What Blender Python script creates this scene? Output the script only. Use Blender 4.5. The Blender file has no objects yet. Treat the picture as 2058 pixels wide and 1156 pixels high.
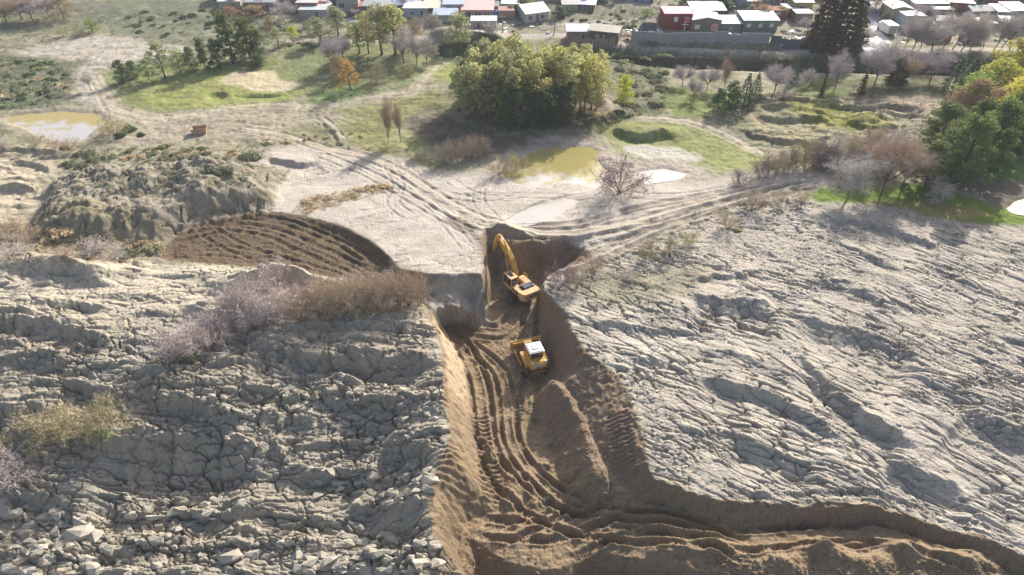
import bpy, bmesh, math, random
import numpy as np
from mathutils import Vector, Matrix, Quaternion

R = math.radians
SC = bpy.context.scene
COL = SC.collection
random.seed(7)
RNG = np.random.default_rng(11)

# ------------------------------------------------------------------ camera, sky, sun, exposure
CAM_H, PITCH, FPX, CX, CY = 54.0, R(38.0), 1375.0, 1029.0, 578.0
cd = bpy.data.cameras.new('camera')
cam = bpy.data.objects.new('camera', cd)
COL.objects.link(cam)
cam.location = (0, 0, CAM_H)
cam.rotation_euler = (R(90) - PITCH, 0, 0)
cd.sensor_width = 36.0
cd.lens = 36.0 * FPX / 2058.0
cd.clip_start, cd.clip_end = 0.5, 9000.0
SC.camera = cam

SUN_EL = R(31.0)
SUN_AZ = math.atan2(0.50, 0.87)           # clockwise from +Y
world = bpy.data.worlds.new('World')
SC.world = world
world.use_nodes = True
wt = world.node_tree
wt.nodes.clear()
wo = wt.nodes.new('ShaderNodeOutputWorld')
bg = wt.nodes.new('ShaderNodeBackground')
sky = wt.nodes.new('ShaderNodeTexSky')
sky.sky_type = 'NISHITA'
sky.sun_disc = False
sky.sun_elevation = SUN_EL
sky.sun_rotation = SUN_AZ
sky.air_density = 1.0
sky.dust_density = 4.0
sky.ozone_density = 1.0
bg.inputs[1].default_value = 0.14
wt.links.new(sky.outputs[0], bg.inputs[0])
wt.links.new(bg.outputs[0], wo.inputs[0])

sd_ = bpy.data.lights.new('sun', 'SUN')
sd_.energy = 5.0
sd_.angle = R(0.6)
sd_.color = (1.0, 0.945, 0.86)
sun = bpy.data.objects.new('sun', sd_)
COL.objects.link(sun)
sdir = Vector((math.sin(SUN_AZ) * math.cos(SUN_EL), math.cos(SUN_AZ) * math.cos(SUN_EL), math.sin(SUN_EL)))
sun.rotation_euler = (-sdir).to_track_quat('-Z', 'Y').to_euler()
sun.location = sdir * 100

SC.view_settings.view_transform = 'Standard'
SC.view_settings.look = 'None'
SC.view_settings.gamma = 1.0
SC.view_settings.exposure = 0.46
SC.render.engine = 'CYCLES'
SC.cycles.max_bounces = 5
SC.cycles.diffuse_bounces = 3
SC.cycles.glossy_bounces = 2
SC.cycles.transparent_max_bounces = 4
SC.cycles.use_adaptive_sampling = True

# ------------------------------------------------------------------ numpy noise
def h2(ix, iy, s):
    h = ix.astype(np.int64).astype(np.uint32) * np.uint32(374761393) + iy.astype(np.int64).astype(np.uint32) * np.uint32(668265263) + np.uint32((s * 2246822519) & 0xffffffff)
    h = (h ^ (h >> np.uint32(13))) * np.uint32(1274126177)
    h = h ^ (h >> np.uint32(16))
    return h.astype(np.float32) * np.float32(1 / 4294967296.0)

def gn(x, y, s=0):
    """gradient noise, about -1..1"""
    x0 = np.floor(x); y0 = np.floor(y)
    fx = (x - x0).astype(np.float32); fy = (y - y0).astype(np.float32)
    ux = fx * fx * fx * (fx * (fx * 6 - 15) + 10); uy = fy * fy * fy * (fy * (fy * 6 - 15) + 10)
    def g(dx, dy):
        a = h2(x0 + dx, y0 + dy, s) * np.float32(2 * np.pi)
        return np.cos(a) * (fx - dx) + np.sin(a) * (fy - dy)
    a, b, c, d = g(0, 0), g(1, 0), g(0, 1), g(1, 1)
    return ((a + (b - a) * ux) * (1 - uy) + (c + (d - c) * ux) * uy) * 1.5

def fbm(x, y, o=4, s=0, gain=0.5):
    t = 0; a = 1.0; n = 0
    for i in range(o):
        t = t + a * gn(x * 2 ** i + 17.3 * i, y * 2 ** i - 9.1 * i, s + i)
        n += a; a *= gain
    return t / n

def ridge(x, y, o=4, s=0, gain=0.55):
    t = 0; a = 1.0; n = 0
    for i in range(o):
        t = t + a * (1 - np.abs(gn(x * 2 ** i + 3.3 * i, y * 2 ** i + 5.7 * i, s + i)) * 1.6)
        n += a; a *= gain
    return t / n

def voro(x, y, s=0):
    """returns edge distance proxy (F2-F1), cell hash, and offset vector from the cell's point"""
    x0 = np.floor(x); y0 = np.floor(y)
    f1 = np.full(x.shape, 9.0, np.float32); f2 = f1.copy()
    cid = np.zeros(x.shape, np.float32); ox = np.zeros(x.shape, np.float32); oy = ox.copy()
    for dx in (-1, 0, 1):
        for dy in (-1, 0, 1):
            cx, cy = x0 + dx, y0 + dy
            px = (cx + 0.1 + 0.8 * h2(cx, cy, s)) - x
            py = (cy + 0.1 + 0.8 * h2(cx, cy, s + 51)) - y
            d = np.sqrt(px * px + py * py).astype(np.float32)
            nearer = d < f1
            f2 = np.where(nearer, f1, np.minimum(f2, d))
            cid = np.where(nearer, h2(cx, cy, s + 97), cid)
            ox = np.where(nearer, -px, ox).astype(np.float32); oy = np.where(nearer, -py, oy).astype(np.float32)
            f1 = np.where(nearer, d, f1)
    return f2 - f1, cid, ox, oy

def sst(a, b, x):
    t = np.clip((x - a) / (b - a), 0, 1)
    return t * t * (3 - 2 * t)

def lin(c):
    """0..255 sRGB as it looks -> linear"""
    c = np.array(c, dtype=np.float64) / 255.0
    return np.where(c <= 0.04045, c / 12.92, ((c + 0.055) / 1.055) ** 2.4)

# ------------------------------------------------------------------ photo point -> place
cp, sp = math.cos(PITCH), math.sin(PITCH)
def base(x, y):
    """the lie of the land before any digging"""
    x = np.asarray(x, float); y = np.asarray(y, float)
    b = -6.0 * sst(60, 32, y) * sst(-5, -17, x)
    b = b - 1.0 * sst(50, 32, y) * sst(-10, 6, x)
    b = b + 2.0 * sst(172, 196, y) + 4.0 * sst(196, 330, y)
    b = b + 2.2 * np.exp(-(((x - 2) / 20) ** 2 + ((y - 131) / 13) ** 2))      # the grove stands on a low rise
    return b

def ray_z(px, py, z):
    u = (px - CX) / FPX; v = (CY - py) / FPX
    d = (u, cp + v * sp, -sp + v * cp)
    t = (z - CAM_H) / d[2]
    return (d[0] * t, d[1] * t)

def PB(px, py, dz=0.0):
    z = 0.0
    for _ in range(12):
        x, y = ray_z(px, py, z)
        z = 0.5 * z + 0.5 * (float(base(x, y)) + dz)
    return (x, y)

def smooth(pts, n=4, closed=False):
    P = [np.array(p, float) for p in pts]
    m = len(P); out = []
    for i in range(m if closed else m - 1):
        if closed:
            a, b, c, d = P[(i - 1) % m], P[i], P[(i + 1) % m], P[(i + 2) % m]
        else:
            a, b, c, d = P[max(i - 1, 0)], P[i], P[i + 1], P[min(i + 2, m - 1)]
        for k in range(n):
            t = k / n
            out.append(0.5 * ((2 * b) + (c - a) * t + (2 * a - 5 * b + 4 * c - d) * t * t + (3 * b - a - 3 * c + d) * t ** 3))
    if not closed:
        out.append(P[-1])
    return [tuple(p) for p in out]

def polyW(pts, z=None, closed=True, n=3):
    pts = smooth(pts, n, closed) if n > 1 else pts
    return [PB(*p) if z is None else ray_z(p[0], p[1], z) for p in pts]

def near_line(X, Y, pts, margin, closed=False):
    """indices near the polyline, distance, arc length, side (+1 = nearer the viewer of a left-to-right line)"""
    P = np.array(pts)
    if closed:
        P = np.vstack([P, P[:1]])
    m = (X > P[:, 0].min() - margin) & (X < P[:, 0].max() + margin) & (Y > P[:, 1].min() - margin) & (Y < P[:, 1].max() + margin)
    idx = np.nonzero(m)[0]
    x, y = X[idx], Y[idx]
    d = np.full(x.shape, 1e9, np.float32); s = np.zeros(x.shape, np.float32); sg = np.ones(x.shape, np.float32)
    L = 0.0
    for (ax, ay), (bx, by) in zip(P[:-1], P[1:]):
        vx, vy = bx - ax, by - ay
        l2 = vx * vx + vy * vy + 1e-12; l = math.sqrt(l2)
        t = np.clip(((x - ax) * vx + (y - ay) * vy) / l2, 0, 1)
        ex, ey = x - ax - t * vx, y - ay - t * vy
        dd = np.sqrt(ex * ex + ey * ey)
        k = dd < d
        d = np.where(k, dd, d); s = np.where(k, L + t * l, s)
        sg = np.where(k, np.sign(ex * vy - ey * vx), sg)
        L += l
    return idx, d.astype(np.float32), s.astype(np.float32), sg.astype(np.float32), L

def inside(X, Y, P):
    c = np.zeros(X.shape, bool)
    n = len(P)
    for i in range(n):
        (x1, y1), (x2, y2) = P[i], P[(i + 1) % n]
        if y1 == y2:
            continue
        k = ((y1 > Y) != (y2 > Y)) & (X < (x2 - x1) * (Y - y1) / (y2 - y1) + x1)
        c ^= k
    return c

def sdist(X, Y, P, margin=15.0):
    """signed distance to a polygon in metres, + inside; far outside = -margin"""
    out = np.full(X.shape, -margin, np.float32)
    idx, d, s, sg, L = near_line(X, Y, P, margin, True)
    ins = inside(X[idx], Y[idx], P)
    out[idx] = np.where(ins, d, -np.minimum(d, margin))
    return out

# ------------------------------------------------------------------ the land as a height field
NR, NC = 820, 1120
ang = np.linspace(R(63.5), R(14.4), NR)
dense_y = CAM_H / np.tan(ang)
near_y = np.array([-120, -40, 0, 12, 20], float)
near_y = near_y[near_y < dense_y[0] - 1]
far_y = dense_y[-1] * np.geomspace(1.04, 18.0, 16)
rows = np.concatenate([near_y, dense_y, far_y])
R0 = len(near_y)
def halfw(y):
    return 0.81 * np.maximum(np.asarray(y) * cp + CAM_H * sp, 52.0)
tc = np.linspace(-1, 1, NC)
ext = np.array([2, 6, 14, 30, 70, 160, 400, 1200], float)
NE = len(ext)
X = np.empty((len(rows), NC + 2 * NE)); Y = np.repeat(rows[:, None], NC + 2 * NE, 1)
hw = halfw(rows)[:, None]
X[:, NE:NE + NC] = tc[None, :] * hw
X[:, NE + NC:] = hw + ext[None, :]
X[:, :NE] = -(hw + ext[None, ::-1])
SHP = X.shape
X = X.ravel(); Y = Y.ravel()
depth = np.maximum(Y * cp + CAM_H * sp, 20)
cell = (depth * 0.81 * 2 / NC).astype(np.float32)          # metres between neighbours, for fading fine relief

h = base(X, Y).astype(np.float32)
warp = fbm(X / 7, Y / 7, 4, 3).astype(np.float32)
warpf = fbm(X / 1.6, Y / 1.6, 3, 8).astype(np.float32)
big = fbm(X / 26, Y / 26, 4, 21).astype(np.float32)
mid = fbm(X / 5, Y / 5, 4, 31).astype(np.float32)

# outlines, in photo points
TOP = [(968, 472), (990, 462), (1060, 478), (1125, 472), (1168, 486), (1188, 510), (1160, 532), (1108, 552), (1091, 575), (1105, 600), (1132, 628), (1152, 672), (1190, 722), (1236, 748), (1268, 800), (1290, 865), (1308, 948), (1360, 972), (1430, 1000), (1560, 1006), (1740, 1006), (1850, 1036), (1960, 1072), (2058, 1112), (2250, 1190), (2500, 1500), (700, 1600), (900, 1250), (985, 1160), (930, 1118), (872, 1075), (868, 1000), (882, 945), (902, 880), (892, 795), (888, 705), (872, 655), (862, 640), (866, 600), (915, 585), (962, 596), (972, 560)]
FLOOR = [(996, 545), (1066, 540), (1080, 600), (1086, 690), (1106, 765), (1094, 800), (1088, 850), (1112, 905), (1147, 962), (1207, 994), (1290, 1024), (1400, 1050), (1500, 1060), (1700, 1057), (1850, 1085), (1960, 1122), (2080, 1172), (2500, 1400), (2500, 1700), (800, 1800), (930, 1300), (960, 1130), (945, 1075), (942, 1040), (1003, 1018), (990, 960), (974, 900), (958, 830), (946, 765), (926, 705), (902, 672), (890, 655), (905, 640), (960, 625), (990, 600)]
CORR = [(322, 520), (345, 482), (398, 453), (460, 436), (530, 425), (600, 431), (680, 451), (740, 480), (776, 511), (800, 536), (850, 548), (905, 555), (968, 551), (972, 612), (930, 655), (868, 645), (846, 612), (700, 566), (640, 556), (560, 548), (480, 535), (400, 528)]
NEARDROP = [(934, 1062), (990, 1106), (1060, 1134), (1110, 1138), (1152, 1118), (1200, 1106), (1240, 1128), (1310, 1152), (1400, 1174), (1520, 1200), (1520, 1500), (700, 1600), (850, 1200), (880, 1090), (900, 1050)]
MTOP = [(125, 318), (190, 300), (330, 293), (450, 297), (540, 302), (518, 335), (500, 372), (430, 392), (300, 420), (100, 416), (95, 360)]
LEFT = [(-700, 530), (330, 532), (480, 540), (600, 560), (700, 575), (845, 618), (868, 645), (888, 705), (892, 795), (902, 880), (868, 960), (866, 1075), (985, 1160), (900, 1300), (700, 1500), (-1500, 1600)]
RIGHT = [(1100, 550), (1180, 534), (1300, 484), (1450, 420), (1560, 400), (1650, 408), (1800, 415), (1900, 440), (2058, 455), (2700, 470), (3600, 1500), (2500, 1500), (2250, 1190), (2058, 1112), (1960, 1072), (1850, 1036), (1740, 1006), (1560, 1006), (1430, 1000), (1360, 972), (1308, 948), (1290, 865), (1268, 800), (1236, 748), (1190, 722), (1152, 672), (1132, 628), (1105, 600), (1091, 575)]
CENTER = [(500, 400), (530, 310), (600, 292), (690, 298), (800, 320), (860, 345), (960, 350), (1100, 372), (1230, 380), (1400, 365), (1520, 350), (1640, 345), (1660, 372), (1560, 392), (1450, 418), (1300, 484), (1180, 534), (1100, 560), (968, 556), (905, 555), (850, 548), (800, 536), (776, 511), (740, 480), (680, 451), (600, 431), (530, 425)]

def floor_z(px): return -5.0 + 2.2 * float(sst(1230, 1520, px))
wTOP = polyW(TOP); wFLOOR = [ray_z(p[0], p[1], floor_z(p[0])) for p in smooth(FLOOR, 3, True)]; wCORR = polyW(CORR); wND = polyW(NEARDROP, -5.0)
jit = warp * 0.9 + warpf * 0.22
dTOP = sdist(X, Y, wTOP, 20) + warp * 0.6 + warpf * 0.10 + 0.22 * gn(X / 1.1, Y / 1.1, 17)
dFLO = sdist(X, Y, wFLOOR, 20) + warp * 0.35
dCOR = sdist(X, Y, wCORR, 12) + jit * 0.4
dND = sdist(X, Y, wND, 12) + jit * 0.5
dM = sdist(X, Y, polyW(MTOP, 4.0), 12) + jit * 1.0
dL = sdist(X, Y, polyW(LEFT), 12) + jit * 0.8
dR = sdist(X, Y, polyW(RIGHT), 12) + jit * 0.8
dC = sdist(X, Y, polyW(CENTER), 12) + jit * 0.8
mL = sst(-1.0, 1.0, dL); mR = sst(-1.0, 1.0, dR); mC = sst(-1.5, 1.5, dC) * (1 - mR) * (1 - mL)

def dirc(a):
    c, s = math.cos(R(a)), math.sin(R(a))
    return X * c + Y * s, -X * s + Y * c                  # along, across

def cracked(al, ac, sx, sy, seed, hgt, tilt, crk, cw):
    """blocks bounded by cracks: each its own height and tilt"""
    e, cid, ox, oy = voro(al / sx + 0.28 * warpf + 0.3 * warp, ac / sy + 0.28 * warpf - 0.3 * warp, seed)
    c2 = (cid * 57.3) % 1.0; c3 = (cid * 113.7) % 1.0
    z = hgt * (cid - 0.5) + tilt * (ox * (c2 - 0.5) * sx + oy * (c3 - 0.35) * sy)
    r = -crk * np.exp(-(e / cw) ** 2)
    return (z * sst(0, cw * 0.8, e) + r).astype(np.float32), e, cid

def fiss(A, la, lc, seed, dep, wd=0.045):
    g = gn(A[0] / la + 0.6 * warp, A[1] / lc + 0.5 * warp + 0.12 * warpf, seed)
    k = sst(-0.1, 0.3, gn(A[0] / (la * .8), A[1] / (lc * 2.5), seed + 3))
    return (-dep * k * np.exp(-(g / wd) ** 2)).astype(np.float32)

def saws(al, ac, per, seed, amp, wob=0.9):
    """fault steps: slow climb away from the viewer, then a sharp fall to the next block"""
    t = ac / per + wob * fbm(al / (per * 3.5), ac / (per * 2.2), 4, seed)
    f = t - np.floor(t)
    k = np.floor(t)
    a = 0.4 + 1.2 * h2(k, np.zeros_like(k), seed + 5)
    am = np.clip(0.25 + 1.5 * fbm(al / (per * 2.5), ac / per, 2, seed + 9), 0, 1.3)
    prof = np.where(f < 0.12, f / 0.12, 1 - (f - 0.12) / 0.88)
    return (amp * a * am * prof).astype(np.float32)

fine = np.clip(0.55 / np.maximum(cell, 0.05) * 0.2, 0.15, 1)
# left ground -------------------------------------------------------------
al, ac = dirc(-4)
rocky = sst(66, 54, Y + 4 * warp + 0.06 * X) * mL           # 1 = broken blocks near the viewer
zl = saws(al, ac, 6.0, 41, 1.6) + saws(al, ac, 2.6, 43, 0.85) * (0.55 + 0.45 * rocky) + saws(*dirc(8), 1.1, 47, 0.34) * (0.35 + 0.65 * rocky)
c1, e1, i1 = cracked(al, ac, 3.8, 1.4, 61, 0.5, 0.2, 1.0, 0.065)
c2, e2, i2 = cracked(al, ac, 1.6, 0.8, 67, 0.32, 0.25, 0.6, 0.10)
c3, e3, i3 = cracked(*dirc(14), 0.5, 0.34, 71, 0.24, 0.7, 0.22, 0.2)
patch = sst(-0.15, 0.35, fbm(X / 9, Y / 6, 3, 77))
patch2 = sst(-0.1, 0.3, fbm(X / 6, Y / 5, 3, 83))
zl = zl + big * 1.0 + mid * 0.5
zl = zl + c1 * (0.35 + 0.65 * rocky) * (0.4 + 0.6 * patch) + c2 * rocky * (0.35 + 0.65 * patch) + c3 * rocky * patch2 * 0.7 + c2 * 0.25 * (1 - rocky) * patch2
# right ground ------------------------------------------------------------
up = sst(64, 84, Y - 0.15 * X + 6 * big)                    # 1 = the far part, faults run level; 0 = the near part, they dive right
rt = sst(20, 55, X) * (1 - up)
A0 = dirc(-8); A1 = dirc(-27); A2 = dirc(-44)
w0 = up; w2 = rt * 0.75; w1 = np.clip(1 - w0 - w2, 0, 1)
sR = (w0 * saws(*A0, 5.5, 101, 0.5) + w1 * saws(*A1, 5.0, 103, 0.7) + w2 * saws(*A2, 4.6, 107, 0.8))
sR2 = (w0 * saws(*A0, 1.9, 111, 0.5, 1.1) + w1 * saws(*A1, 1.8, 113, 0.55, 1.1) + w2 * saws(*A2, 1.7, 117, 0.55, 1.1)) * (0.25 + 0.55 * sst(-0.1, 0.3, fbm(X / 10, Y / 8, 3, 119)))
r0, f0, j0 = cracked(A0[0], A0[1], 3.6, 1.0, 121, 0.12, 0.1, 0.55, 0.07)
r1, f1_, j1 = cracked(A1[0], A1[1], 3.4, 0.9, 127, 0.15, 0.12, 0.6, 0.07)
r2, f2_, j2 = cracked(A2[0], A2[1], 4.0, 0.8, 131, 0.16, 0.12, 0.6, 0.08)
r3, f3, j3 = cracked(*dirc(-20), 1.1, 0.6, 137, 0.12, 0.2, 0.3, 0.12)
fan = sst(-0.2, 0.25, fbm(X / 11, Y / 8, 3, 141))
fR = w0 * fiss(A0, 7, 1.3, 181, 1.0) + w1 * fiss(A1, 8, 1.2, 183, 1.3) + w2 * fiss(A2, 9, 1.2, 185, 1.3) + w0 * fiss(dirc(-50), 4, 1.6, 187, 0.5) + (w1 + w2) * fiss(dirc(-48), 6, 1.8, 189, 0.8) + fiss(dirc(-24), 4, .7, 191, 0.45)
fL = fiss((al, ac), 7, 1.5, 193, 1.0) + fiss(dirc(6), 4, .8, 195, .5) + 0.6 * fiss(dirc(70), 3, 1.8, 197, .6)
zr = fR + sR + sR2 + (w0 * r0 + w1 * r1 + w2 * r2) * (0.3 + 0.7 * fan) + r3 * 0.7 * sst(0.0, 0.3, fbm(X / 7, Y / 7, 3, 145)) + big * 1.0 + mid * 0.2 + warpf * 0.04
# centre and far ------------------------------------------------------------
zc = 0.5 * cracked(*dirc(20), 2.2, 1.3, 159, 0.06, 0.08, 0.3, 0.06)[0] * sst(-0.1, 0.2, fbm(X / 9, Y / 7, 2, 157)) + mid * 0.12 + big * 0.3 + saws(*dirc(12), 2.4, 151, 0.25) * sst(0, 0.3, fbm(X / 8, Y / 8, 2, 153))
zf = mid * 0.16 + big * 0.45 + np.where(sst(0.05, 0.4, fbm(X / 14, Y / 10, 3, 161)) > 0, saws(*dirc(-6), 3.4, 163, 0.22) * sst(0.05, 0.4, fbm(X / 14, Y / 10, 3, 161)), 0)
far_clay = sst(-2, 2, sdist(X, Y, polyW([(1440, 190), (1700, 195), (1850, 210), (1860, 260), (1760, 300), (1560, 300), (1480, 270)]), 10) + jit)
zf = zf + far_clay * (saws(*dirc(-12), 3.0, 171, 0.7) + 0.6 * cracked(*dirc(-12), 3.0, 1.5, 173, .5, .3, .4, .1)[0] + mid * 0.2)
westc = sst(-2, 2, sdist(X, Y, polyW([(-700, 300), (100, 300), (130, 330), (70, 380), (50, 450), (-700, 470)]), 10) + jit)
zf = zf + westc * (saws(*dirc(-6), 2.6, 175, 0.5) + fiss(dirc(-8), 6, 1.5, 177, .5)) + (0.10 * gn(X / 0.9, Y / 0.9, 179) + 0.10 * gn(X / 2.1, Y / 2.1, 180)) * (1 - mC)
dist_fade = sst(175, 150, Y)
rgh = sst(-0.25, 0.25, fbm(X / 13, Y / 7, 3, 601)); rg2 = sst(-0.2, 0.3, fbm(X / 5, Y / 3, 3, 605))
zl = zl * (0.55 + 0.6 * rgh) + fL * (0.25 + 0.75 * rg2) + 0.5 * (1 - rgh) * saws(al, ac, 9.0, 607, 1.6)
rr_ = sst(-0.25, 0.3, fbm(X / 12 + .3 * Y / 12, Y / 6, 3, 611)); zr = zr * (0.42 + 0.58 * rr_)
h = h + (mL * zl + mR * zr + (1 - mL) * (1 - mR) * (mC * zc + (1 - mC) * zf) * (0.4 + 0.6 * dist_fade))

# single large steps in the clay, traced as lines at the top of each face: drop (m), reach (m), face width (m)
SCARPS = [
 ([(-60, 628), (40, 648), (150, 664), (250, 690)], 2.2, 7, 1.6),
 ([(60, 616), (130, 612), (215, 634)], 1.0, 3, 0.9),
 ([(-40, 712), (60, 722), (150, 742), (230, 760)], 0.9, 4, 0.7),
 ([(360, 620), (430, 640), (560, 650)], 1.2, 4, 1.2),
 ([(470, 722), (560, 712), (640, 722), (760, 722), (888, 706)], 2.6, 7, 1.5),
 ([(560, 668), (700, 655), (860, 655)], 0.8, 3, 0.8),
 ([(-60, 800), (50, 805), (112, 822)], 1.8, 6, 1.5),
 ([(170, 916), (260, 900), (350, 884), (450, 884), (548, 905)], 3.4, 9, 3.6),
 ([(250, 790), (330, 800), (420, 832), (500, 870)], 1.5, 4, 1.3),
 ([(770, 880), (830, 886), (885, 912)], 2.2, 6, 2.6),
 ([(690, 1030), (770, 1014), (868, 1012)], 2.0, 6, 2.0),
 ([(0, 985), (110, 1000), (200, 1030)], 1.2, 4, 1.0),
 ([(560, 960), (640, 950), (760, 962)], 0.8, 3, 0.8),
 ([(1380, 596), (1450, 604), (1560, 618)], 2.2, 6, 2.6),
 ([(1590, 640), (1700, 662), (1800, 700), (1870, 735)], 2.0, 6, 2.6),
 ([(1395, 762), (1500, 780), (1560, 800), (1650, 850), (1700, 880)], 1.8, 6, 0.9),
 ([(1600, 700), (1660, 770), (1760, 850), (1860, 905)], 1.3, 3, 0.8),
 ([(1620, 740), (1700, 822), (1830, 880)], 1.2, 3, 0.7),
 ([(1470, 880), (1560, 905), (1650, 930)], 1.6, 4, 1.4),
 ([(1770, 925), (1850, 950), (1940, 968)], 1.8, 5, 1.6),
 ([(1940, 820), (2000, 850), (2080, 860)], 2.2, 6, 2.4),
 ([(1650, 440), (1760, 452), (1860, 486), (1900, 496)], 0.9, 3, 0.6),
 ([(1380, 560), (1470, 556), (1540, 545)], 0.9, 3, 0.6),
 ([(1180, 640), (1300, 660), (1400, 662)], 0.9, 3, 0.7),
 ([(240, 360), (330, 350), (430, 345)], 1.0, 4, 0.8),
 ([(1170, 99), (1330, 107), (1500, 112), (1700, 117), (1900, 120), (2200, 126)], 3.2, 9, 1.6),
 ([(850, 74), (940, 77), (1020, 84)], 4.5, 9, 6.0),
 ([(1230, 84), (1400, 90), (1640, 96)], 1.6, 5, 1.6),
 ([(1640, 206), (1740, 214), (1860, 212)], 1.2, 4, 0.9), ([(1510, 232), (1580, 240), (1660, 236)], 1.0, 3, 0.8), ([(1490, 268), (1570, 282), (1640, 284)], 1.0, 3, 0.8), ([(1700, 244), (1760, 256), (1800, 252)], .9, 3, 0.7), ([(1225, 262), (1290, 276), (1350, 268)], 1.1, 3, 0.9),
 ([(540, 315), (600, 330), (640, 322)], .8, 3, .8), ([(640, 240), (670, 262), (700, 300)], .45, 3, .8), ([(850, 268), (1000, 285), (1160, 282)], .8, 4, 1.0), ([(0, 330), (60, 326), (110, 345)], .7, 3, .7), ([(-40, 300), (60, 302), (130, 312)], .8, 3, .7), ([(-40, 372), (40, 380), (80, 376)], .7, 3, .7),
]
for pts, drop, reach, fw in SCARPS:
    P = polyW(pts, None, False, 4)
    idx, d, s, sg, L = near_line(X, Y, P, reach * 2.5)
    drop = drop * (0.68 if P[0][0] > 8 and P[0][1] < 95 else 0.85 if P[0][1] < 95 else 1.0)
    taper = sst(0, L * 0.18, s) * sst(0, L * 0.18, L - s)
    w = sg * d + 0.8 * warp[idx] + 0.35 * warpf[idx] + 0.5 * gn(s / 1.3, s * 0 + drop, 5)
    down = sst(0, fw, w) * np.exp(-np.maximum(w - fw, 0) / reach)
    upw = np.exp(-np.maximum(-w, 0) / (reach * 0.8)) * (w <= 0) + np.exp(-np.maximum(w, 0) / 0.4) * (w > 0)
    end = np.exp(-np.maximum(d - np.abs(w) - 0.4, 0))
    h[idx] += taper * end * (-0.62 * drop * down + 0.38 * drop * upw * sst(fw, 0, w))

# the long mound with the cliff, left
mM = sst(-4.2, 0.6, dM) * sst(-1.5, 9, dM + 5 * sst(0, 1, 97 - Y + 0.2 * warp)) 
blob = np.maximum(0, 1 - (voro(X / 2.6 + 0.4 * warp, Y / 1.9 + 0.4 * warp, 201)[0] * 0 + 1) * 0)
ev, civ, ovx, ovy = voro(X / 2.8 + 0.3 * warp, Y / 2.2 + 0.3 * warp, 203)
bl = np.sqrt(np.clip(ev, 0, 1)) * 1.1
ev2, civ2, _, _ = voro(X / 1.2, Y / 1.0, 207)
bl2 = np.sqrt(np.clip(ev2, 0, 1)) * 0.5
zm = (3.5 + 1.6 * big + 0.9 * mid + 0.9 * warp + 0.04 * (Y - 95)) * mM
foot = sst(-3.6, -1.5, dM) * sst(2.0, 0.0, dM)
mM = sst(-3.2, 0.2, dM)
zm = zm * sst(0.3, -3.5, dCOR); kf_ = mM
h = h + zm * 1.0 + fiss(dirc(80), 3, 1.6, 211, .8) * kf_ + (bl * (0.15 + civ * 0.5) + bl2 * 0.45) * sst(-3.0, -1.0, dM) * (1 - 0.4 * foot) + 0.25 * foot * gn(X / 0.9, Y / 4, 209)

# the brown scraped corridor from the left, then the trench
mCor = sst(0.0, 1.0, dCOR)
hc = -0.4 - 0.9 * sst(-34, -16, X) - 2.2 * sst(-14, -3, X) + 0.3 * warp + mid * 0.25 + warpf * 0.06
tw = sst(0.0, 1.6, dCOR)
h = np.where(dCOR > 0, h * (1 - tw) + np.minimum(hc, h) * tw, h)
fz = -5.0 + 2.2 * sst(5, 15, X) * sst(56, 50, Y) + 0.3 * mid + 0.10 * warpf - 0.5 * sst(60, 40, Y) * sst(16, 7, X)
# pit beyond the excavator: rougher and shallower
pit = sst(78.5, 84, Y) * sst(20, 14, np.abs(X))
fz = fz + pit * (0.5 + 0.9 * warp)
# a step of loose earth half way up the right wall
t = np.clip(dTOP / np.maximum(dTOP + np.maximum(-dFLO, 0), 0.05), 0, 1)
t = np.where(dFLO > 0, 1.0, t)
wallshape = sst(-0.05, 1.02, t) * 0.55 + t * 0.45
inT = dTOP > 0
cut = h * (1 - wallshape) + fz * wallshape
cut = cut + np.where((t > 0.02) & (t < 0.98), (0.16 * gn(X / 0.55, Y / 0.7, 301) + 0.25 * warp), 0)
h = np.where(inT, np.minimum(cut, np.maximum(h, cut)), h)
brown = np.maximum(sst(-0.15, 0.25, dTOP), sst(-0.2, 0.4, dCOR))

tr_ = sst(-0.6, 0.8, sdist(X, Y, polyW([(1170, 800), (1225, 770), (1272, 830), (1298, 935), (1304, 985), (1240, 992), (1205, 920)], -2.6), 8) + 0.3 * warp)
h = np.where(inT, h * (1 - tr_) + np.maximum(h, -2.0 - 0.12 * np.maximum(0, 50 - Y) + 0.3 * warp + 0.1 * warpf) * tr_, h)
idx, d, s, sg, L = near_line(X, Y, polyW([(1120, 788), (1158, 830), (1180, 890), (1200, 950), (1228, 990)], -3.2, False, 4), 8)
d = np.abs(sg * d + 0.6 * warp[idx] + 0.25 * gn(s / 1.6, s * 0, 313))
rb = -2.2 - 0.5 * sst(3, 0, s) - np.maximum(0, d - 0.3) * (1.0 + 0.25 * sst(0, 1, gn(s / 1.5, s * 0 + 3, 315))) - 2.2 * sst(L - 2.5, L + 1, s) + 0.25 * warp[idx] + 0.06 * warpf[idx] + 0.12 * gn(X[idx] / 1.3, Y[idx] / 1.3, 317)
h[idx] = np.maximum(h[idx], rb)
def bump(px, py, z, rx, ry, amp, rot=0.0, power=2):
    cx, cy = ray_z(px, py, z)
    c, s = math.cos(R(rot)), math.sin(R(rot))
    dx, dy = X - cx, Y - cy
    u = (dx * c + dy * s) / rx; v = (-dx * s + dy * c) / ry
    return (amp * np.exp(-(u * u + v * v) ** (power / 2))).astype(np.float32)
rough = 1 + 0.5 * warp + 0.35 * warpf
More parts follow.
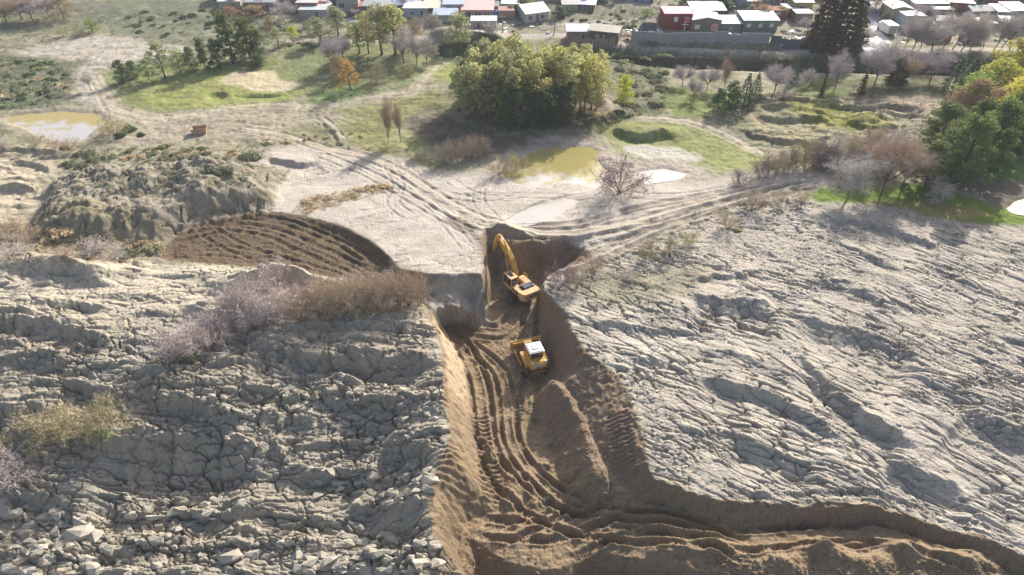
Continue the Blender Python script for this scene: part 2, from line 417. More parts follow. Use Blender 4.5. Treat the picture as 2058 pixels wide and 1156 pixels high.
for b in [(1120, 800, -4.5, 2.0, 2.2, 1.3),
          (1128, 508, -2, 3.4, 2.4, -2.2), (1010, 500, -2.5, 2.0, 3.2, 1.3), (1060, 520, -3, 2.5, 2.4, 1.0),
          (1640, 1128, -4, 2.0, 1.1, 1.6), (1560, 1156, -4, 2.2, 1.3, 1.3), (1800, 1128, -4, 1.9, 1.1, 1.5), (1730, 1156, -4, 3.0, 1.3, 1.2), (1920, 1150, -4, 2.4, 1.3, 1.5), (1430, 1130, -4.5, 2.0, 1.2, 0.9),
          (1030, 985, -4.8, 0.9, 2.6, 0.9), (1065, 980, -4.8, 0.6, 2.2, 0.6), (1350, 1128, -4.6, 2.4, 0.9, 0.8), (905, 965, -2.5, 1.5, 3.2, 0.8),
          (900, 600, -2.5, 3.0, 2.0, 0.9)]:
    h = h + bump(*b) * rough
h = np.where(dND > 0, h - np.minimum(dND * 1.05, 5.5) * (1 + 0.15 * warpf), h)

# ponds: a dished bed, so the water line follows the ground
def dish(pts, z=-0.35, soft=1.6):
    global h
    d = sdist(X, Y, polyW(pts), 8) + 1.3 * warp + 0.5 * warpf
    near_ = sst(-7.5, -4.5, d) * sst(-soft * .6, -soft, d)
    h = h * (1 - near_) + np.maximum(h, -0.12) * near_
    k = sst(-soft, 0.6, d)
    h = h * (1 - k) + (z + 0.05 * warp) * k
    return d
PONDS = {
 'left': [(15, 240), (60, 228), (140, 224), (200, 228), (208, 246), (180, 262), (165, 280), (120, 278), (80, 265)],
 'mid': [(1025, 352), (1060, 318), (1100, 300), (1150, 294), (1190, 302), (1208, 330), (1206, 372), (1170, 380), (1100, 376), (1050, 370)],
 'pool': [(1028, 432), (1090, 412), (1150, 402), (1130, 422), (1100, 436), (1040, 446)],
 'strip': [(1280, 348), (1330, 343), (1372, 350), (1340, 360), (1290, 364)],
 'far': [(2034, 414), (2075, 400), (2110, 408), (2100, 428), (2050, 428)],
}
dp = {k: dish(v) for k, v in PONDS.items()}
flatten = sst(-6, 0, np.maximum(dp['mid'], dp['pool']))
canal = polyW([(1150, 96), (1250, 104), (1400, 112), (1550, 118), (1700, 122), (1900, 126), (2100, 130)], None, False)
idx, d, s, sg, L = near_line(X, Y, canal, 14)
h[idx] -= 1.7 * np.exp(-(d / 3.4) ** 4)
# green hollows in the lawn
for b in [(436, 192, 0, 2.0, 1.6, -0.9, -30, 4), (522, 193, 0, 4.0, 0.9, -0.7, 5, 4), (1735, 235, 0, 4.5, 2.0, 1.3), (1600, 222, 0, 4.5, 1.6, 1.0), (1310, 268, 0, 6.0, 2.0, 0.8)]:
    h = h + bump(*b)

# wheel and track marks: photo line, height of the ground there, half gauge, rut width, depth, tread pitch
pale = np.zeros_like(h); dark = np.zeros_like(h)
def tracks(pts, z, gauge, w, dep, tread=0.0, dk=0.0, pl=0.0, ta=0.038):
    P = polyW(pts, z, False, 5) if z is None or z > -4.9 else [ray_z(p[0], p[1], floor_z(p[0])) for p in smooth(pts, 5)]
    idx, d, s, sg, L = near_line(X, Y, P, gauge + 3 * w + 1)
    e = np.abs(d + 0.12 * warp[idx] - gauge) if gauge > 0 else np.abs(d + 0.15 * warp[idx])
    en = sst(0, 1.5, s) * sst(0, 1.5, L - s)
    dep = dep * (1.45 if z is not None and z < -4.4 else 1.0)
    wob = 0.6 + 0.6 * gn(s / 2.0, s * 0 + dep * 7, 9)
    rut = np.exp(-(e / w) ** 4); lip = np.exp(-((e - 1.55 * w) / (0.5 * w)) ** 2)
    h[idx] += en * (-dep * rut + 0.55 * dep * lip) * wob
    if tread:
        h[idx] += en * ta * np.sign(np.sin(s / tread * 6.283 + sg * 0.5 * d)) * np.exp(-(e / (w * 1.15)) ** 6)
    dark[idx] = np.maximum(dark[idx], min(1, dk * 1.4) * rut * en * np.clip(wob, 0, 1))
    pale[idx] = np.maximum(pale[idx], pl * np.exp(-(d / (gauge + w * 2)) ** 4) * en)
for a in [
 ([(890, 668), (930, 702), (960, 765), (972, 850), (990, 930), (1035, 985), (1105, 1030), (1200, 1062), (1300, 1088), (1440, 1092), (1600, 1082), (1760, 1082)], -5, 1.1, 0.34, 0.42, 0.34, 0.3),
 ([(935, 692), (1000, 742), (1018, 800), (1026, 880), (1062, 940), (1122, 992), (1200, 1036), (1300, 1066), (1450, 1076)], -5, 0.9, 0.3, 0.36, 0.30, 0.3),
 ([(1070, 620), (1062, 690), (1075, 740), (1062, 800), (1058, 862)], -5, 0.95, 0.42, 0.20, 0.5, 0.2, 0, 0.10),
 ([(1050, 620), (1030, 650), (1000, 668), (930, 660)], -5, 1.2, 0.4, 0.3, 0, 0.4),
 ([(960, 820), (975, 900), (985, 960), (990, 1010)], -4.5, 0.0, 1.0, 0.1, 0.62, 0.1, 0, 0.16),
 ([(895, 920), (905, 960), (920, 1010)], -2.8, 0.0, 1.2, 0.1, 0.6, 0.0, 0, 0.12),
 ([(1232, 850), (1250, 920), (1262, 975)], -3, 0.0, 1.0, 0.1, 0.5, 0.0, 0, 0.10),
 ([(945, 1050), (1040, 1062), (1120, 1060), (1250, 1030)], -5, 1.0, 0.35, 0.3, 0.30, 0.2),
 ([(990, 1080), (1080, 1040), (1140, 1000)], -5, 0.9, 0.35, 0.3, 0.32, 0.2),
 ([(1130, 1100), (1230, 1070), (1360, 1075), (1500, 1110)], -5, 1.1, 0.35, 0.35, 0.30, 0.2),
 ([(1450, 1040), (1600, 1036), (1740, 1035), (1850, 1058), (2000, 1110)], -5, 1.0, 0.34, 0.22, 0.30, 0.1),
 ([(1600, 1075), (1740, 1072), (1850, 1100), (1960, 1145)], -5, 1.1, 0.34, 0.3, 0.30, 0.1),
 ([(1000, 1030), (1060, 1010), (1040, 940)], -4.8, 0, 0.5, 0.3, 0, 0.2),
 ([(340, 508), (420, 480), (520, 478), (640, 520), (760, 566), (860, 605), (930, 650)], -1.8, 1.1, 0.4, 0.24, 0, 0.8),
 ([(380, 470), (480, 450), (580, 462), (700, 505), (790, 556)], -1.0, 1.3, 0.3, 0.10, 0, 0.6),
 ([(440, 446), (540, 438), (640, 455), (730, 498), (790, 545)], -0.6, 0.7, 0.25, 0.08, 0, 0.5),
 ([(345, 520), (450, 515), (580, 540), (700, 568)], -1.2, 1.2, 0.3, 0.12, 0, 0.5),
 ([(420, 520), (470, 470), (540, 450), (620, 470)], -0.8, 1.0, 0.25, 0.1, 0, 0.5),
 ([(400, 455), (470, 500), (560, 530), (690, 562)], -0.8, 1.1, 0.3, 0.16, 0.3, 0.9),
 ([(560, 450), (660, 480), (740, 520)], -0.9, 0.6, 0.3, 0.3, 0, 0.4),
 # pale roads round the ponds
 ([(480, 262), (560, 272), (650, 297), (730, 315), (800, 345), (880, 397), (960, 440), (1030, 462), (1130, 468), (1260, 452), (1400, 415), (1520, 385), (1650, 360)], None, 1.0, 0.34, 0.16, 0, 0.35, 0.9),
 ([(700, 318), (770, 345), (850, 395), (930, 440), (1000, 468)], None, 1.0, 0.3, 0.16, 0, 0.45, 0.3),
 ([(1110, 548), (1180, 522), (1280, 480), (1400, 430), (1540, 392), (1650, 366)], None, 1.0, 0.5, 0.28, 0.3, 0.7, 0.0),
 ([(1150, 545), (1250, 502), (1360, 455), (1480, 412), (1600, 378)], None, 1.1, 0.4, 0.2, 0.3, 0.5, 0.3),
 ([(1040, 482), (1150, 486), (1260, 468), (1380, 432), (1500, 398), (1620, 368)], None, 0.9, 0.5, 0.30, 0, 0.9, 0.0),
 ([(1030, 455), (1160, 452), (1260, 425), (1400, 396), (1520, 372)], None, 0.5, 0.45, 0.22, 0, 0.8, 0.0),
 ([(780, 330), (800, 372), (790, 410), (830, 440)], None, 0.9, 0.25, 0.12, 0, 0.35, 0.0),
 ([(640, 310), (740, 350), (860, 420), (950, 470)], None, 0.9, 0.28, 0.14, 0, 0.4, 0.0), ([(700, 400), (780, 380), (850, 400), (900, 450), (940, 500)], None, 0.9, 0.25, 0.1, 0, 0.3, 0.0), ([(1190, 392), (1100, 410), (1040, 440), (1000, 462)], None, 0.9, 0.3, 0.14, 0, 0.4, 0.0), ([(1250, 390), (1340, 396), (1440, 384), (1560, 360)], None, 0.9, 0.3, 0.12, 0, 0.4, 0.0), ([(980, 350), (960, 400), (1000, 450)], None, 0.9, 0.25, 0.1, 0, 0.3, 0.0),
 ([(850, 380), (950, 400), (1050, 392), (1150, 398)], None, 0.8, 0.25, 0.1, 0, 0.3, 0.0),
 ([(900, 360), (960, 395), (1040, 400)], None, 0.8, 0.25, 0.1, 0, 0.25, 0.0),
 ([(1260, 238), (1330, 240), (1400, 250), (1470, 280), (1540, 312)], None, 0.9, 0.35, 0.15, 0, 0.2, 1.0),
 ([(820, 200), (850, 160), (880, 120), (905, 100)], None, 0.9, 0.35, 0.1, 0, 0.2, 0.9),
 ([(1120, 150), (1180, 180), (1240, 218), (1270, 236)], None, 0.8, 0.3, 0.1, 0, 0.1, 0.9),
 ([(640, 232), (665, 255), (690, 285)], None, 0.7, 0.3, 0.2, 0, 0.2, 0.8),
 ([(215, 215), (260, 232), (330, 240), (420, 225), (520, 212), (640, 212), (760, 195), (860, 180)], None, 1.1, 0.4, 0.12, 0, 0.1, 0.9),
 ([(190, 150), (205, 180), (225, 220)], None, 1.2, 0.4, 0.1, 0, 0.1, 0.9),
]:
    tracks(*a)
h = h + 0.035 * warpf * (1 - brown)
h = (h + brown * (0.08 * gn(X / 0.35, Y / 0.35, 401) + 0.10 * gn(X / 0.8, Y / 0.8, 403)) * np.clip(0.25 / cell, 0, 1)).astype(np.float32)

# ------------------------------------------------------------------ colours of the land (surface colour; sunlit trench wall and crack shade painted in)
ALB = 0.74
def C(r, g, b):
    return (lin((r, g, b)) * ALB).astype(np.float32)
n = X.size
col = np.empty((n, 3), np.float32)
def paint(m, c):
    global col
    m = np.clip(m, 0, 1)[:, None].astype(np.float32)
    col = col * (1 - m) + np.asarray(c, np.float32)[None, :] * m
def region(pts, c, soft=1.2, z=None, amt=1.0, nz=1.4):
    d = sdist(X, Y, polyW(pts, z), 12) + nz * (warp + 0.35 * warpf)
    paint(sst(-soft, soft, d) * amt, c)
    return d
nA = fbm(X / 3.0, Y / 2.0, 4, 501).astype(np.float32); nB = fbm(X / 0.9, Y / 0.7, 3, 511).astype(np.float32)
nC = fbm(X / 12, Y / 7, 4, 521).astype(np.float32)
col[:] = C(172, 166, 140)
paint(sst(0, 0.35, nC), C(150, 150, 118)); paint(sst(0.05, 0.4, fbm(X / 8, Y / 5, 4, 523)), C(196, 184, 160))
# far and middle distance
region([(-800, 70), (200, 60), (600, 30), (600, -60), (-800, -60)], C(150, 152, 122), 2)
region([(220, 0), (430, 10), (600, 60), (800, 80), (420, 96), (200, 60)], C(146, 152, 125), 2, None, .8)
region([(30, 110), (90, 88), (180, 74), (260, 74), (330, 90), (400, 98), (350, 112), (250, 125), (180, 140), (100, 128)], C(214, 204, 190))
region([(-600, 115), (100, 115), (150, 150), (130, 200), (60, 222), (-600, 230)], C(118, 126, 98), 1.5)
region([(150, 140), (215, 150), (235, 210), (330, 232), (300, 255), (180, 225)], C(205, 196, 184))
region([(210, 140), (520, 115), (600, 110), (640, 150), (560, 215), (400, 222), (300, 225), (235, 205)], C(150, 158, 98), 1.6)
region([(300, 180), (420, 150), (520, 165), (600, 190), (520, 215), (380, 218), (300, 210)], C(172, 178, 100), 1.5)
region([(560, 100), (700, 80), (870, 90), (860, 150), (760, 190), (640, 200), (600, 150)], C(140, 150, 102), 1.6)
region([(600, 210), (660, 180), (730, 175), (710, 205), (650, 215)], C(96, 132, 66), 1.5)
dSAND = region([(440, 163), (480, 142), (550, 140), (562, 160), (604, 164), (590, 178), (530, 184), (480, 176)], C(228, 212, 176), 0.8, None, 1, .6)
region([(680, 225), (760, 205), (880, 180), (900, 235), (860, 300), (760, 318), (690, 280)], C(168, 166, 110), 2)
region([(820, 240), (880, 215), (940, 255), (1100, 272), (1240, 240), (1250, 262), (1180, 292), (1040, 305), (900, 300), (840, 270)], C(128, 116, 102), 1.2)
region([(900, 110), (1010, 100), (1050, 160), (900, 170), (860, 140)], C(166, 172, 96), 1.8)
region([(920, 200), (1100, 160), (1220, 180), (1240, 245), (1100, 262), (960, 255)], C(134, 122, 96), 1.6)
region([(860, 72), (1010, 78), (1000, 106), (880, 108)], C(82, 108, 74), 1.0)
region([(1200, 100), (1340, 120), (1330, 225), (1240, 235), (1220, 190)], C(126, 128, 98), 1.4)
region([(1200, 255), (1330, 240), (1440, 270), (1540, 315), (1480, 345), (1380, 330), (1280, 310), (1200, 305)], C(162, 168, 104), 1.6)
region([(1330, 170), (1420, 180), (1500, 190), (1430, 235), (1350, 235)], C(140, 156, 84), 1.5)
region([(1520, 205), (1700, 200), (1830, 250), (1800, 290), (1600, 300), (1520, 265)], C(188, 178, 142), 1.5)
region([(1560, 205), (1660, 205), (1780, 240), (1760, 262), (1620, 240)], C(168, 166, 84), 1.6)
region([(1600, 165), (1720, 150), (1900, 160), (1890, 190), (1740, 190), (1620, 195)], C(120, 140, 68), 1.5)
region([(1700, 195), (1860, 190), (1880, 225), (1760, 225)], C(200, 180, 158), 1.5)
region([(1720, 150), (1960, 150), (1960, 190), (1700, 185)], C(112, 104, 84), 1.5, None, .6)
region([(1640, 372), (1760, 376), (1880, 372), (1960, 400), (2100, 430), (2700, 450), (2700, 480), (2058, 456), (1900, 440), (1820, 416), (1650, 408)], C(116, 140, 48), 0.9)
region([(1740, 400), (1900, 408), (1980, 430), (1900, 440), (1800, 416)], C(160, 148, 92), 1)
region([(1920, 330), (1990, 250), (2058, 240), (2700, 250), (2700, 360), (2080, 365), (2000, 360)], C(88, 128, 46), 1.4)
region([(1870, 350), (1960, 352), (2100, 366), (2700, 370), (2700, 440), (2060, 420), (1960, 392), (1880, 376)], C(120, 112, 100), 1.1)
region([(690, 300), (800, 300), (900, 330), (900, 348), (820, 340), (720, 318)], C(150, 146, 108), 1.2)
region([(560, 240), (640, 235), (700, 270), (690, 300), (600, 290)], C(146, 148, 106), 1.5, None, .8)
paint(westc, C(206, 192, 166)); paint(westc * sst(0, .3, nA) * .6, C(176, 162, 138))
region([(200, 235), (420, 225), (620, 222), (700, 240), (560, 262), (520, 285), (300, 290), (200, 280)], C(196, 184, 164), 1.8, None, .85)
region([(560, 300), (660, 300), (700, 320), (600, 345), (545, 340)], C(172, 164, 152), 1.6, None, .8)
fg = sst(96, 112, Y) * (1 - sst(-1, 1, dSAND))
nD = fbm(X / 1.3, Y / 1.1, 4, 551).astype(np.float32); nE = fbm(X / 4.5, Y / 2.6, 4, 553).astype(np.float32)
paint(fg * sst(0.02, 0.3, nD) * .38, C(104, 108, 76)); paint(fg * sst(0.05, 0.4, nE) * .5, C(126, 124, 94)); paint(fg * sst(0.1, 0.4, -nE) * .45, C(196, 184, 156))
# mud round the water
dmud = np.maximum.reduce([dp['mid'], dp['pool'], dp['strip']])
paint(sst(-7, -0.5, dmud + 3 * nA) * 0.9, C(198, 184, 172)); paint(sst(-1.6, 0.2, dmud + 0.8 * nA), C(186, 172, 156))
paint(sst(-4, -0.5, dp['left'] + 2 * nA) * 0.8, C(196, 184, 164))
region([(1270, 292), (1350, 296), (1400, 320), (1340, 322), (1270, 308)], C(222, 216, 208), 1.0, None, .8, 2.2)
# clay
paint(mC, C(216, 206, 193)); paint(mC * sst(0.0, 0.4, nA) * 0.5, C(184, 170, 152)); paint(mC * sst(-0.05, 0.3, fbm(X / 5, Y / 3, 4, 561)) * .4, C(180, 168, 154)); paint(mC * sst(0.15, 0.45, nC) * 0.6, C(222, 213, 202))
paint(mL, C(214, 202, 180)); paint(mL * rocky, C(184, 174, 156)); paint(mL * sst(0.0, 0.4, nA) * 0.5, C(164, 155, 139)); paint(mL * sst(0.1, 0.4, nC) * 0.5 * rocky, C(170, 166, 158))
paint(mR, C(206, 196, 181)); paint(mR * sst(0.0, 0.4, nA) * 0.5, C(172, 163, 152)); paint(mR * sst(-0.1, 0.3, fbm(X / 5, Y / 9, 4, 533)) * 0.35, C(168, 160, 150)); paint(mR * sst(0.05, 0.4, nC) * 0.4, C(222, 213, 202))
paint(mR * up * sst(26, 16, X) * sst(-0.1, 0.3, nC) * 0.6, C(150, 148, 112))
region([(1180, 560), (1300, 540), (1420, 540), (1400, 585), (1280, 600), (1190, 610)], C(156, 152, 122), 1.4, None, .6)
for msk, e_ in ((mL * (0.3 + 0.7 * rocky), e1), (mR, np.where(w0 > .5, f0, np.where(w1 > .5, f1_, f2_)))):
    paint(msk * np.exp(-(e_ / 0.07) ** 2) * 0.5, C(120, 108, 92))  # darker tone along the cracks, their shade put into the colour
kM = sst(-3.4, -1.0, dM)
paint(kM, C(162, 154, 138)); paint(kM * sst(0, .3, nA), C(138, 128, 108)); paint(kM * sst(.1, .4, nB) * .6, C(190, 178, 152))
region([(60, 440), (300, 450), (330, 500), (250, 530), (60, 530), (-100, 500)], C(150, 140, 112), 1.5, None, .7)
# dug earth
pal_b = C(162, 141, 114); pal_d = C(126, 104, 82)
paint(brown, pal_b); paint(brown * sst(-0.1, 0.35, nA), C(148, 126, 98)); paint(brown * sst(0.1, 0.4, nB) * 0.7, C(126, 107, 84))
paint(sst(-0.1, .5, dCOR) * sst(-20, -6, -X * 0) * 0.85, C(104, 88, 70))
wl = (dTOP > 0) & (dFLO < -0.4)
paint(wl * sst(0, 0.6, dTOP) * sst(-2, -7, X) * sst(50, 54, Y) * 0.7, C(222, 198, 164))  # left wall painted paler to carry its sunlit look
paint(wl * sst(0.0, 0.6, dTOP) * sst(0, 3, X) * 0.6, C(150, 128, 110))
paint(sst(-0.35, 0.05, dTOP) * sst(0.5, 0.0, dTOP) * 0.7, C(150, 128, 106))
paint(brown * pit * 0.75, C(74, 63, 54))
paint(sst(0, 1, dND) * 0.6, C(128, 108, 84))
region([(845, 560), (905, 556), (968, 556), (972, 600), (915, 590), (862, 602)], C(196, 188, 176), 0.8, None, .9)
region([(900, 440), (950, 448), (968, 480), (975, 510), (950, 480), (905, 455)], C(118, 104, 90), .8, None, .7)
paint(np.clip(dark, 0, 1) * 0.75, C(112, 94, 76)); paint(np.clip(pale, 0, 1) * 0.75 * (1 - np.clip(dark, 0, 1)), C(218, 204, 182))
# streets of the town
dST = sdist(X, Y, polyW([(1735, 0), (1765, 0), (1775, 40), (1772, 60), (1800, 112), (1728, 112), (1742, 70), (1745, 40)]), 10) + .3 * warp
ROADS = [([(560, 80), (700, 86), (860, 76), (1000, 74), (1130, 72), (1200, 84), (1330, 98), (1500, 103), (1700, 108), (1850, 106), (2150, 104)], 1.7), ([(700, 60), (760, 45), (860, 40)], 1.3), ([(1240, 4), (1330, 10), (1440, 12)], 1.6), ([(1100, 50), (1250, 42), (1330, 38)], 1.2), ([(560, 34), (640, 38), (720, 44)], 1.2)]
dRD = np.full(n, -9, np.float32)
for pts, w in ROADS:
    idx, d, s, sg, L = near_line(X, Y, polyW(pts, None, False, 4), 6)
    dRD[idx] = np.maximum(dRD[idx], w + 0.5 * warp[idx] - d)
town = sst(160, 185, Y)
paint(town * sst(-0.1, 0.3, nC) * .7, C(128, 134, 116)); paint(town * sst(.1, .4, nA) * .5, C(176, 166, 150))
paint(sst(-.5, .5, dRD), C(206, 196, 184)); paint(sst(-.6, .6, dST), C(226, 224, 222))
idx, d, s, sg, L = near_line(X, Y, canal, 6)
kk = np.zeros(n, np.float32); kk[idx] = np.exp(-(d / 3.2) ** 4); paint(kk * .85, C(84, 88, 66))
paint(sst(-.1, .6, h * 0 + nB) * 0.25, C(120, 110, 92))
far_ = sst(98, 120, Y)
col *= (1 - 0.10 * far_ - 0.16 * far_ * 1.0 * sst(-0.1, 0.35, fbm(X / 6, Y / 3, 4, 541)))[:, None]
col *= (1 + 0.13 * nA + 0.10 * nB + 0.08 * (h2(np.arange(n), np.arange(n) * 7, 3) - .5))[:, None]
paint(sst(-.3, .4, dST) * .9, C(232, 230, 228))
wet = np.zeros(n, np.float32)
wet = np.maximum(wet, sst(-1.5, 0.2, dmud)) * 0.8
col = np.clip(col, 0.01, 0.85)

# ------------------------------------------------------------------ materials
def mat(name, rgb=(.5, .5, .5), rough=.8, metal=0.0, spec=None, noise=0.0, nscale=3.0, bump=0.0, rnd=0.0, emit=None):
    m = bpy.data.materials.new(name)
    m.use_nodes = True
    t = m.node_tree; b = t.nodes['Principled BSDF']
    b.inputs['Base Color'].default_value = (*rgb, 1)
    b.inputs['Roughness'].default_value = rough; b.inputs['Metallic'].default_value = metal
    if spec is not None:
        b.inputs['Specular IOR Level'].default_value = spec
    if noise or rnd:
        hs = t.nodes.new('ShaderNodeHueSaturation'); hs.inputs['Color'].default_value = (*rgb, 1)
        last = None
        if noise:
            tc_ = t.nodes.new('ShaderNodeTexCoord'); nz = t.nodes.new('ShaderNodeTexNoise')
            nz.inputs['Scale'].default_value = nscale; nz.inputs['Detail'].default_value = 4
            t.links.new(tc_.outputs['Object'], nz.inputs['Vector'])
            mr = t.nodes.new('ShaderNodeMapRange'); mr.inputs[1].default_value = .3; mr.inputs[2].default_value = .7
            mr.inputs[3].default_value = 1 - noise; mr.inputs[4].default_value = 1 + noise
            t.links.new(nz.outputs['Fac'], mr.inputs[0]); last = mr.outputs[0]
            if bump:
                bp = t.nodes.new('ShaderNodeBump'); bp.inputs['Strength'].default_value = bump; bp.inputs['Distance'].default_value = .1
                t.links.new(nz.outputs['Fac'], bp.inputs['Height']); t.links.new(bp.outputs[0], b.inputs['Normal'])
        if rnd:
            oi = t.nodes.new('ShaderNodeObjectInfo'); mr2 = t.nodes.new('ShaderNodeMapRange')
            mr2.inputs[3].default_value = 1 - rnd; mr2.inputs[4].default_value = 1 + rnd
            t.links.new(oi.outputs['Random'], mr2.inputs[0])
            if last:
                mm = t.nodes.new('ShaderNodeMath'); mm.operation = 'MULTIPLY'
                t.links.new(last, mm.inputs[0]); t.links.new(mr2.outputs[0], mm.inputs[1]); last = mm.outputs[0]
            else:
                last = mr2.outputs[0]
            mr3 = t.nodes.new('ShaderNodeMapRange'); mr3.inputs[3].default_value = .5 - rnd * .08; mr3.inputs[4].default_value = .5 + rnd * .08
            mm3 = t.nodes.new('ShaderNodeMath'); mm3.operation = 'FRACT'; mm4 = t.nodes.new('ShaderNodeMath'); mm4.operation = 'MULTIPLY'; mm4.inputs[1].default_value = 7.31
            t.links.new(oi.outputs['Random'], mm4.inputs[0]); t.links.new(mm4.outputs[0], mm3.inputs[0]); t.links.new(mm3.outputs[0], mr3.inputs[0]); t.links.new(mr3.outputs[0], hs.inputs['Hue'])
        t.links.new(last, hs.inputs['Value'])
        t.links.new(hs.outputs[0], b.inputs['Base Color'])
    return m

def leafmat(name, rgb, trans=0.45, rnd=.16):
    m = mat(name, rgb, .7, 0, .2, .28, 1.2, 0, rnd)
    t = m.node_tree; b = t.nodes['Principled BSDF']
    tr = t.nodes.new('ShaderNodeBsdfTranslucent'); mx = t.nodes.new('ShaderNodeMixShader'); mx.inputs[0].default_value = trans
    src = b.inputs['Base Color'].links[0].from_socket
    t.links.new(src, tr.inputs[0])
    out = [q for q in t.nodes if q.type == 'OUTPUT_MATERIAL'][0]
    t.links.new(b.outputs[0], mx.inputs[1]); t.links.new(tr.outputs[0], mx.inputs[2]); t.links.new(mx.outputs[0], out.inputs[0])
    return m

def earthmat():
    m = bpy.data.materials.new('earth'); m.use_nodes = True
    t = m.node_tree; b = t.nodes['Principled BSDF']
    at = t.nodes.new('ShaderNodeAttribute'); at.attribute_name = 'tint'
    tcn = t.nodes.new('ShaderNodeTexCoord')
    n1 = t.nodes.new('ShaderNodeTexNoise'); n1.inputs['Scale'].default_value = 4.0; n1.inputs['Detail'].default_value = 6; n1.inputs['Roughness'].default_value = .65
    n2 = t.nodes.new('ShaderNodeTexNoise'); n2.inputs['Scale'].default_value = .9; n2.inputs['Detail'].default_value = 5
    for q in (n1, n2):
        t.links.new(tcn.outputs['Object'], q.inputs['Vector'])
    mr = t.nodes.new('ShaderNodeMapRange'); mr.inputs[1].default_value = .3; mr.inputs[2].default_value = .7; mr.inputs[3].default_value = .74; mr.inputs[4].default_value = 1.26
    t.links.new(n1.outputs['Fac'], mr.inputs[0])
    vm = t.nodes.new('ShaderNodeVectorMath'); vm.operation = 'SCALE'
    t.links.new(at.outputs['Color'], vm.inputs[0]); t.links.new(mr.outputs[0], vm.inputs['Scale'])
    t.links.new(vm.outputs[0], b.inputs['Base Color'])
    rr = t.nodes.new('ShaderNodeMapRange'); rr.inputs[3].default_value = .95; rr.inputs[4].default_value = .35
    t.links.new(at.outputs['Alpha'], rr.inputs[0]); t.links.new(rr.outputs[0], b.inputs['Roughness'])
    b.inputs['Specular IOR Level'].default_value = .25
    ad = t.nodes.new('ShaderNodeMath'); ad.operation = 'ADD'
    t.links.new(n1.outputs['Fac'], ad.inputs[0]); t.links.new(n2.outputs['Fac'], ad.inputs[1])
    bp = t.nodes.new('ShaderNodeBump'); bp.inputs['Strength'].default_value = .6; bp.inputs['Distance'].default_value = .25
    t.links.new(ad.outputs[0], bp.inputs['Height']); t.links.new(bp.outputs[0], b.inputs['Normal'])
    return m
EARTH = earthmat()

# ------------------------------------------------------------------ land meshes, one for each kind of ground
nr, nc = SHP
gi = np.arange(n).reshape(nr, nc)
quads = np.stack([gi[:-1, :-1], gi[:-1, 1:], gi[1:, 1:], gi[1:, :-1]], -1).reshape(-1, 4)
dLAWN = np.maximum(np.maximum(
    sdist(X, Y, polyW([(225, 150), (520, 115), (600, 118), (620, 180), (560, 212), (400, 222), (300, 225), (240, 205)]), 8),
    sdist(X, Y, polyW([(1200, 262), (1330, 242), (1440, 270), (1540, 315), (1480, 345), (1380, 330), (1280, 306), (1215, 300)]), 8)),
    sdist(X, Y, polyW([(1920, 330), (1990, 250), (2058, 240), (2700, 250), (2700, 360), (2080, 365), (2000, 360)]), 8)) + jit
rid = np.zeros(n, np.int8)
rid[dLAWN > 0] = 2
rid[(dSAND > 0)] = 3
rid[(dRD > 0)] = 4
rid[(dST > 0)] = 5
rid[pale > 0.45] = 4
rid[(dTOP > 0)] = 1
rid[(dCOR > 0) & (dTOP <= 0)] = 6
frid = rid[quads[:, 0]]
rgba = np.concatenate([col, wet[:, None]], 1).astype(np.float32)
pos = np.stack([X, Y, h], 1).astype(np.float32)
STRUCT = {}
for k, nm in ((0, 'ground'), (1, 'trench'), (2, 'lawn'), (3, 'sand_bunker'), (4, 'dirt_road'), (5, 'street'), (6, 'scraped_earth')):
    q = quads[frid == k]
    if not len(q):
        continue
    u, inv = np.unique(q, return_inverse=True)
    me = bpy.data.meshes.new(nm)
    me.vertices.add(len(u)); me.vertices.foreach_set('co', pos[u].ravel())
    me.loops.add(q.size); me.loops.foreach_set('vertex_index', inv.astype(np.int32).ravel())
    me.polygons.add(len(q)); me.polygons.foreach_set('loop_start', np.arange(0, q.size, 4, dtype=np.int32))
    me.update(calc_edges=True)
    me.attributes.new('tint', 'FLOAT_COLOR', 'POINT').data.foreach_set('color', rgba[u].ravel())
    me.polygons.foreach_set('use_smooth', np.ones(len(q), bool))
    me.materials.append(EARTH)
    o = bpy.data.objects.new(nm, me); COL.objects.link(o); o['kind'] = 'structure'
    STRUCT[nm] = o
HG = h.reshape(SHP)

def Z(x, y):
    """height of the land at a point"""
    r = np.interp(y, rows, np.arange(len(rows)))
    r0 = int(min(r, len(rows) - 2)); fr = r - r0
    out = 0
    for rr_, w in ((r0, 1 - fr), (r0 + 1, fr)):
        t = (x / float(halfw(rows[rr_])) + 1) / 2 * (NC - 1)
        t = min(max(t, 0), NC - 1.001); c0 = int(t); fc = t - c0
        out += w * (HG[rr_, NE + c0] * (1 - fc) + HG[rr_, NE + c0 + 1] * fc)
    return float(out)

def G(px, py):
    """the land under a photo point"""
    z = 0.0
    for _ in range(14):
        x, y = ray_z(px, py, z)
        z = 0.6 * z + 0.4 * Z(x, y)
    return Vector((x, y, Z(x, y)))

def ppm(v):
    return FPX / (v.y * cp + (CAM_H - v.z) * sp)
def upm(v):
    """photo pixels for a metre of height at v"""
    d = math.hypot(v.y, CAM_H - v.z)
    return ppm(v) * v.y / d

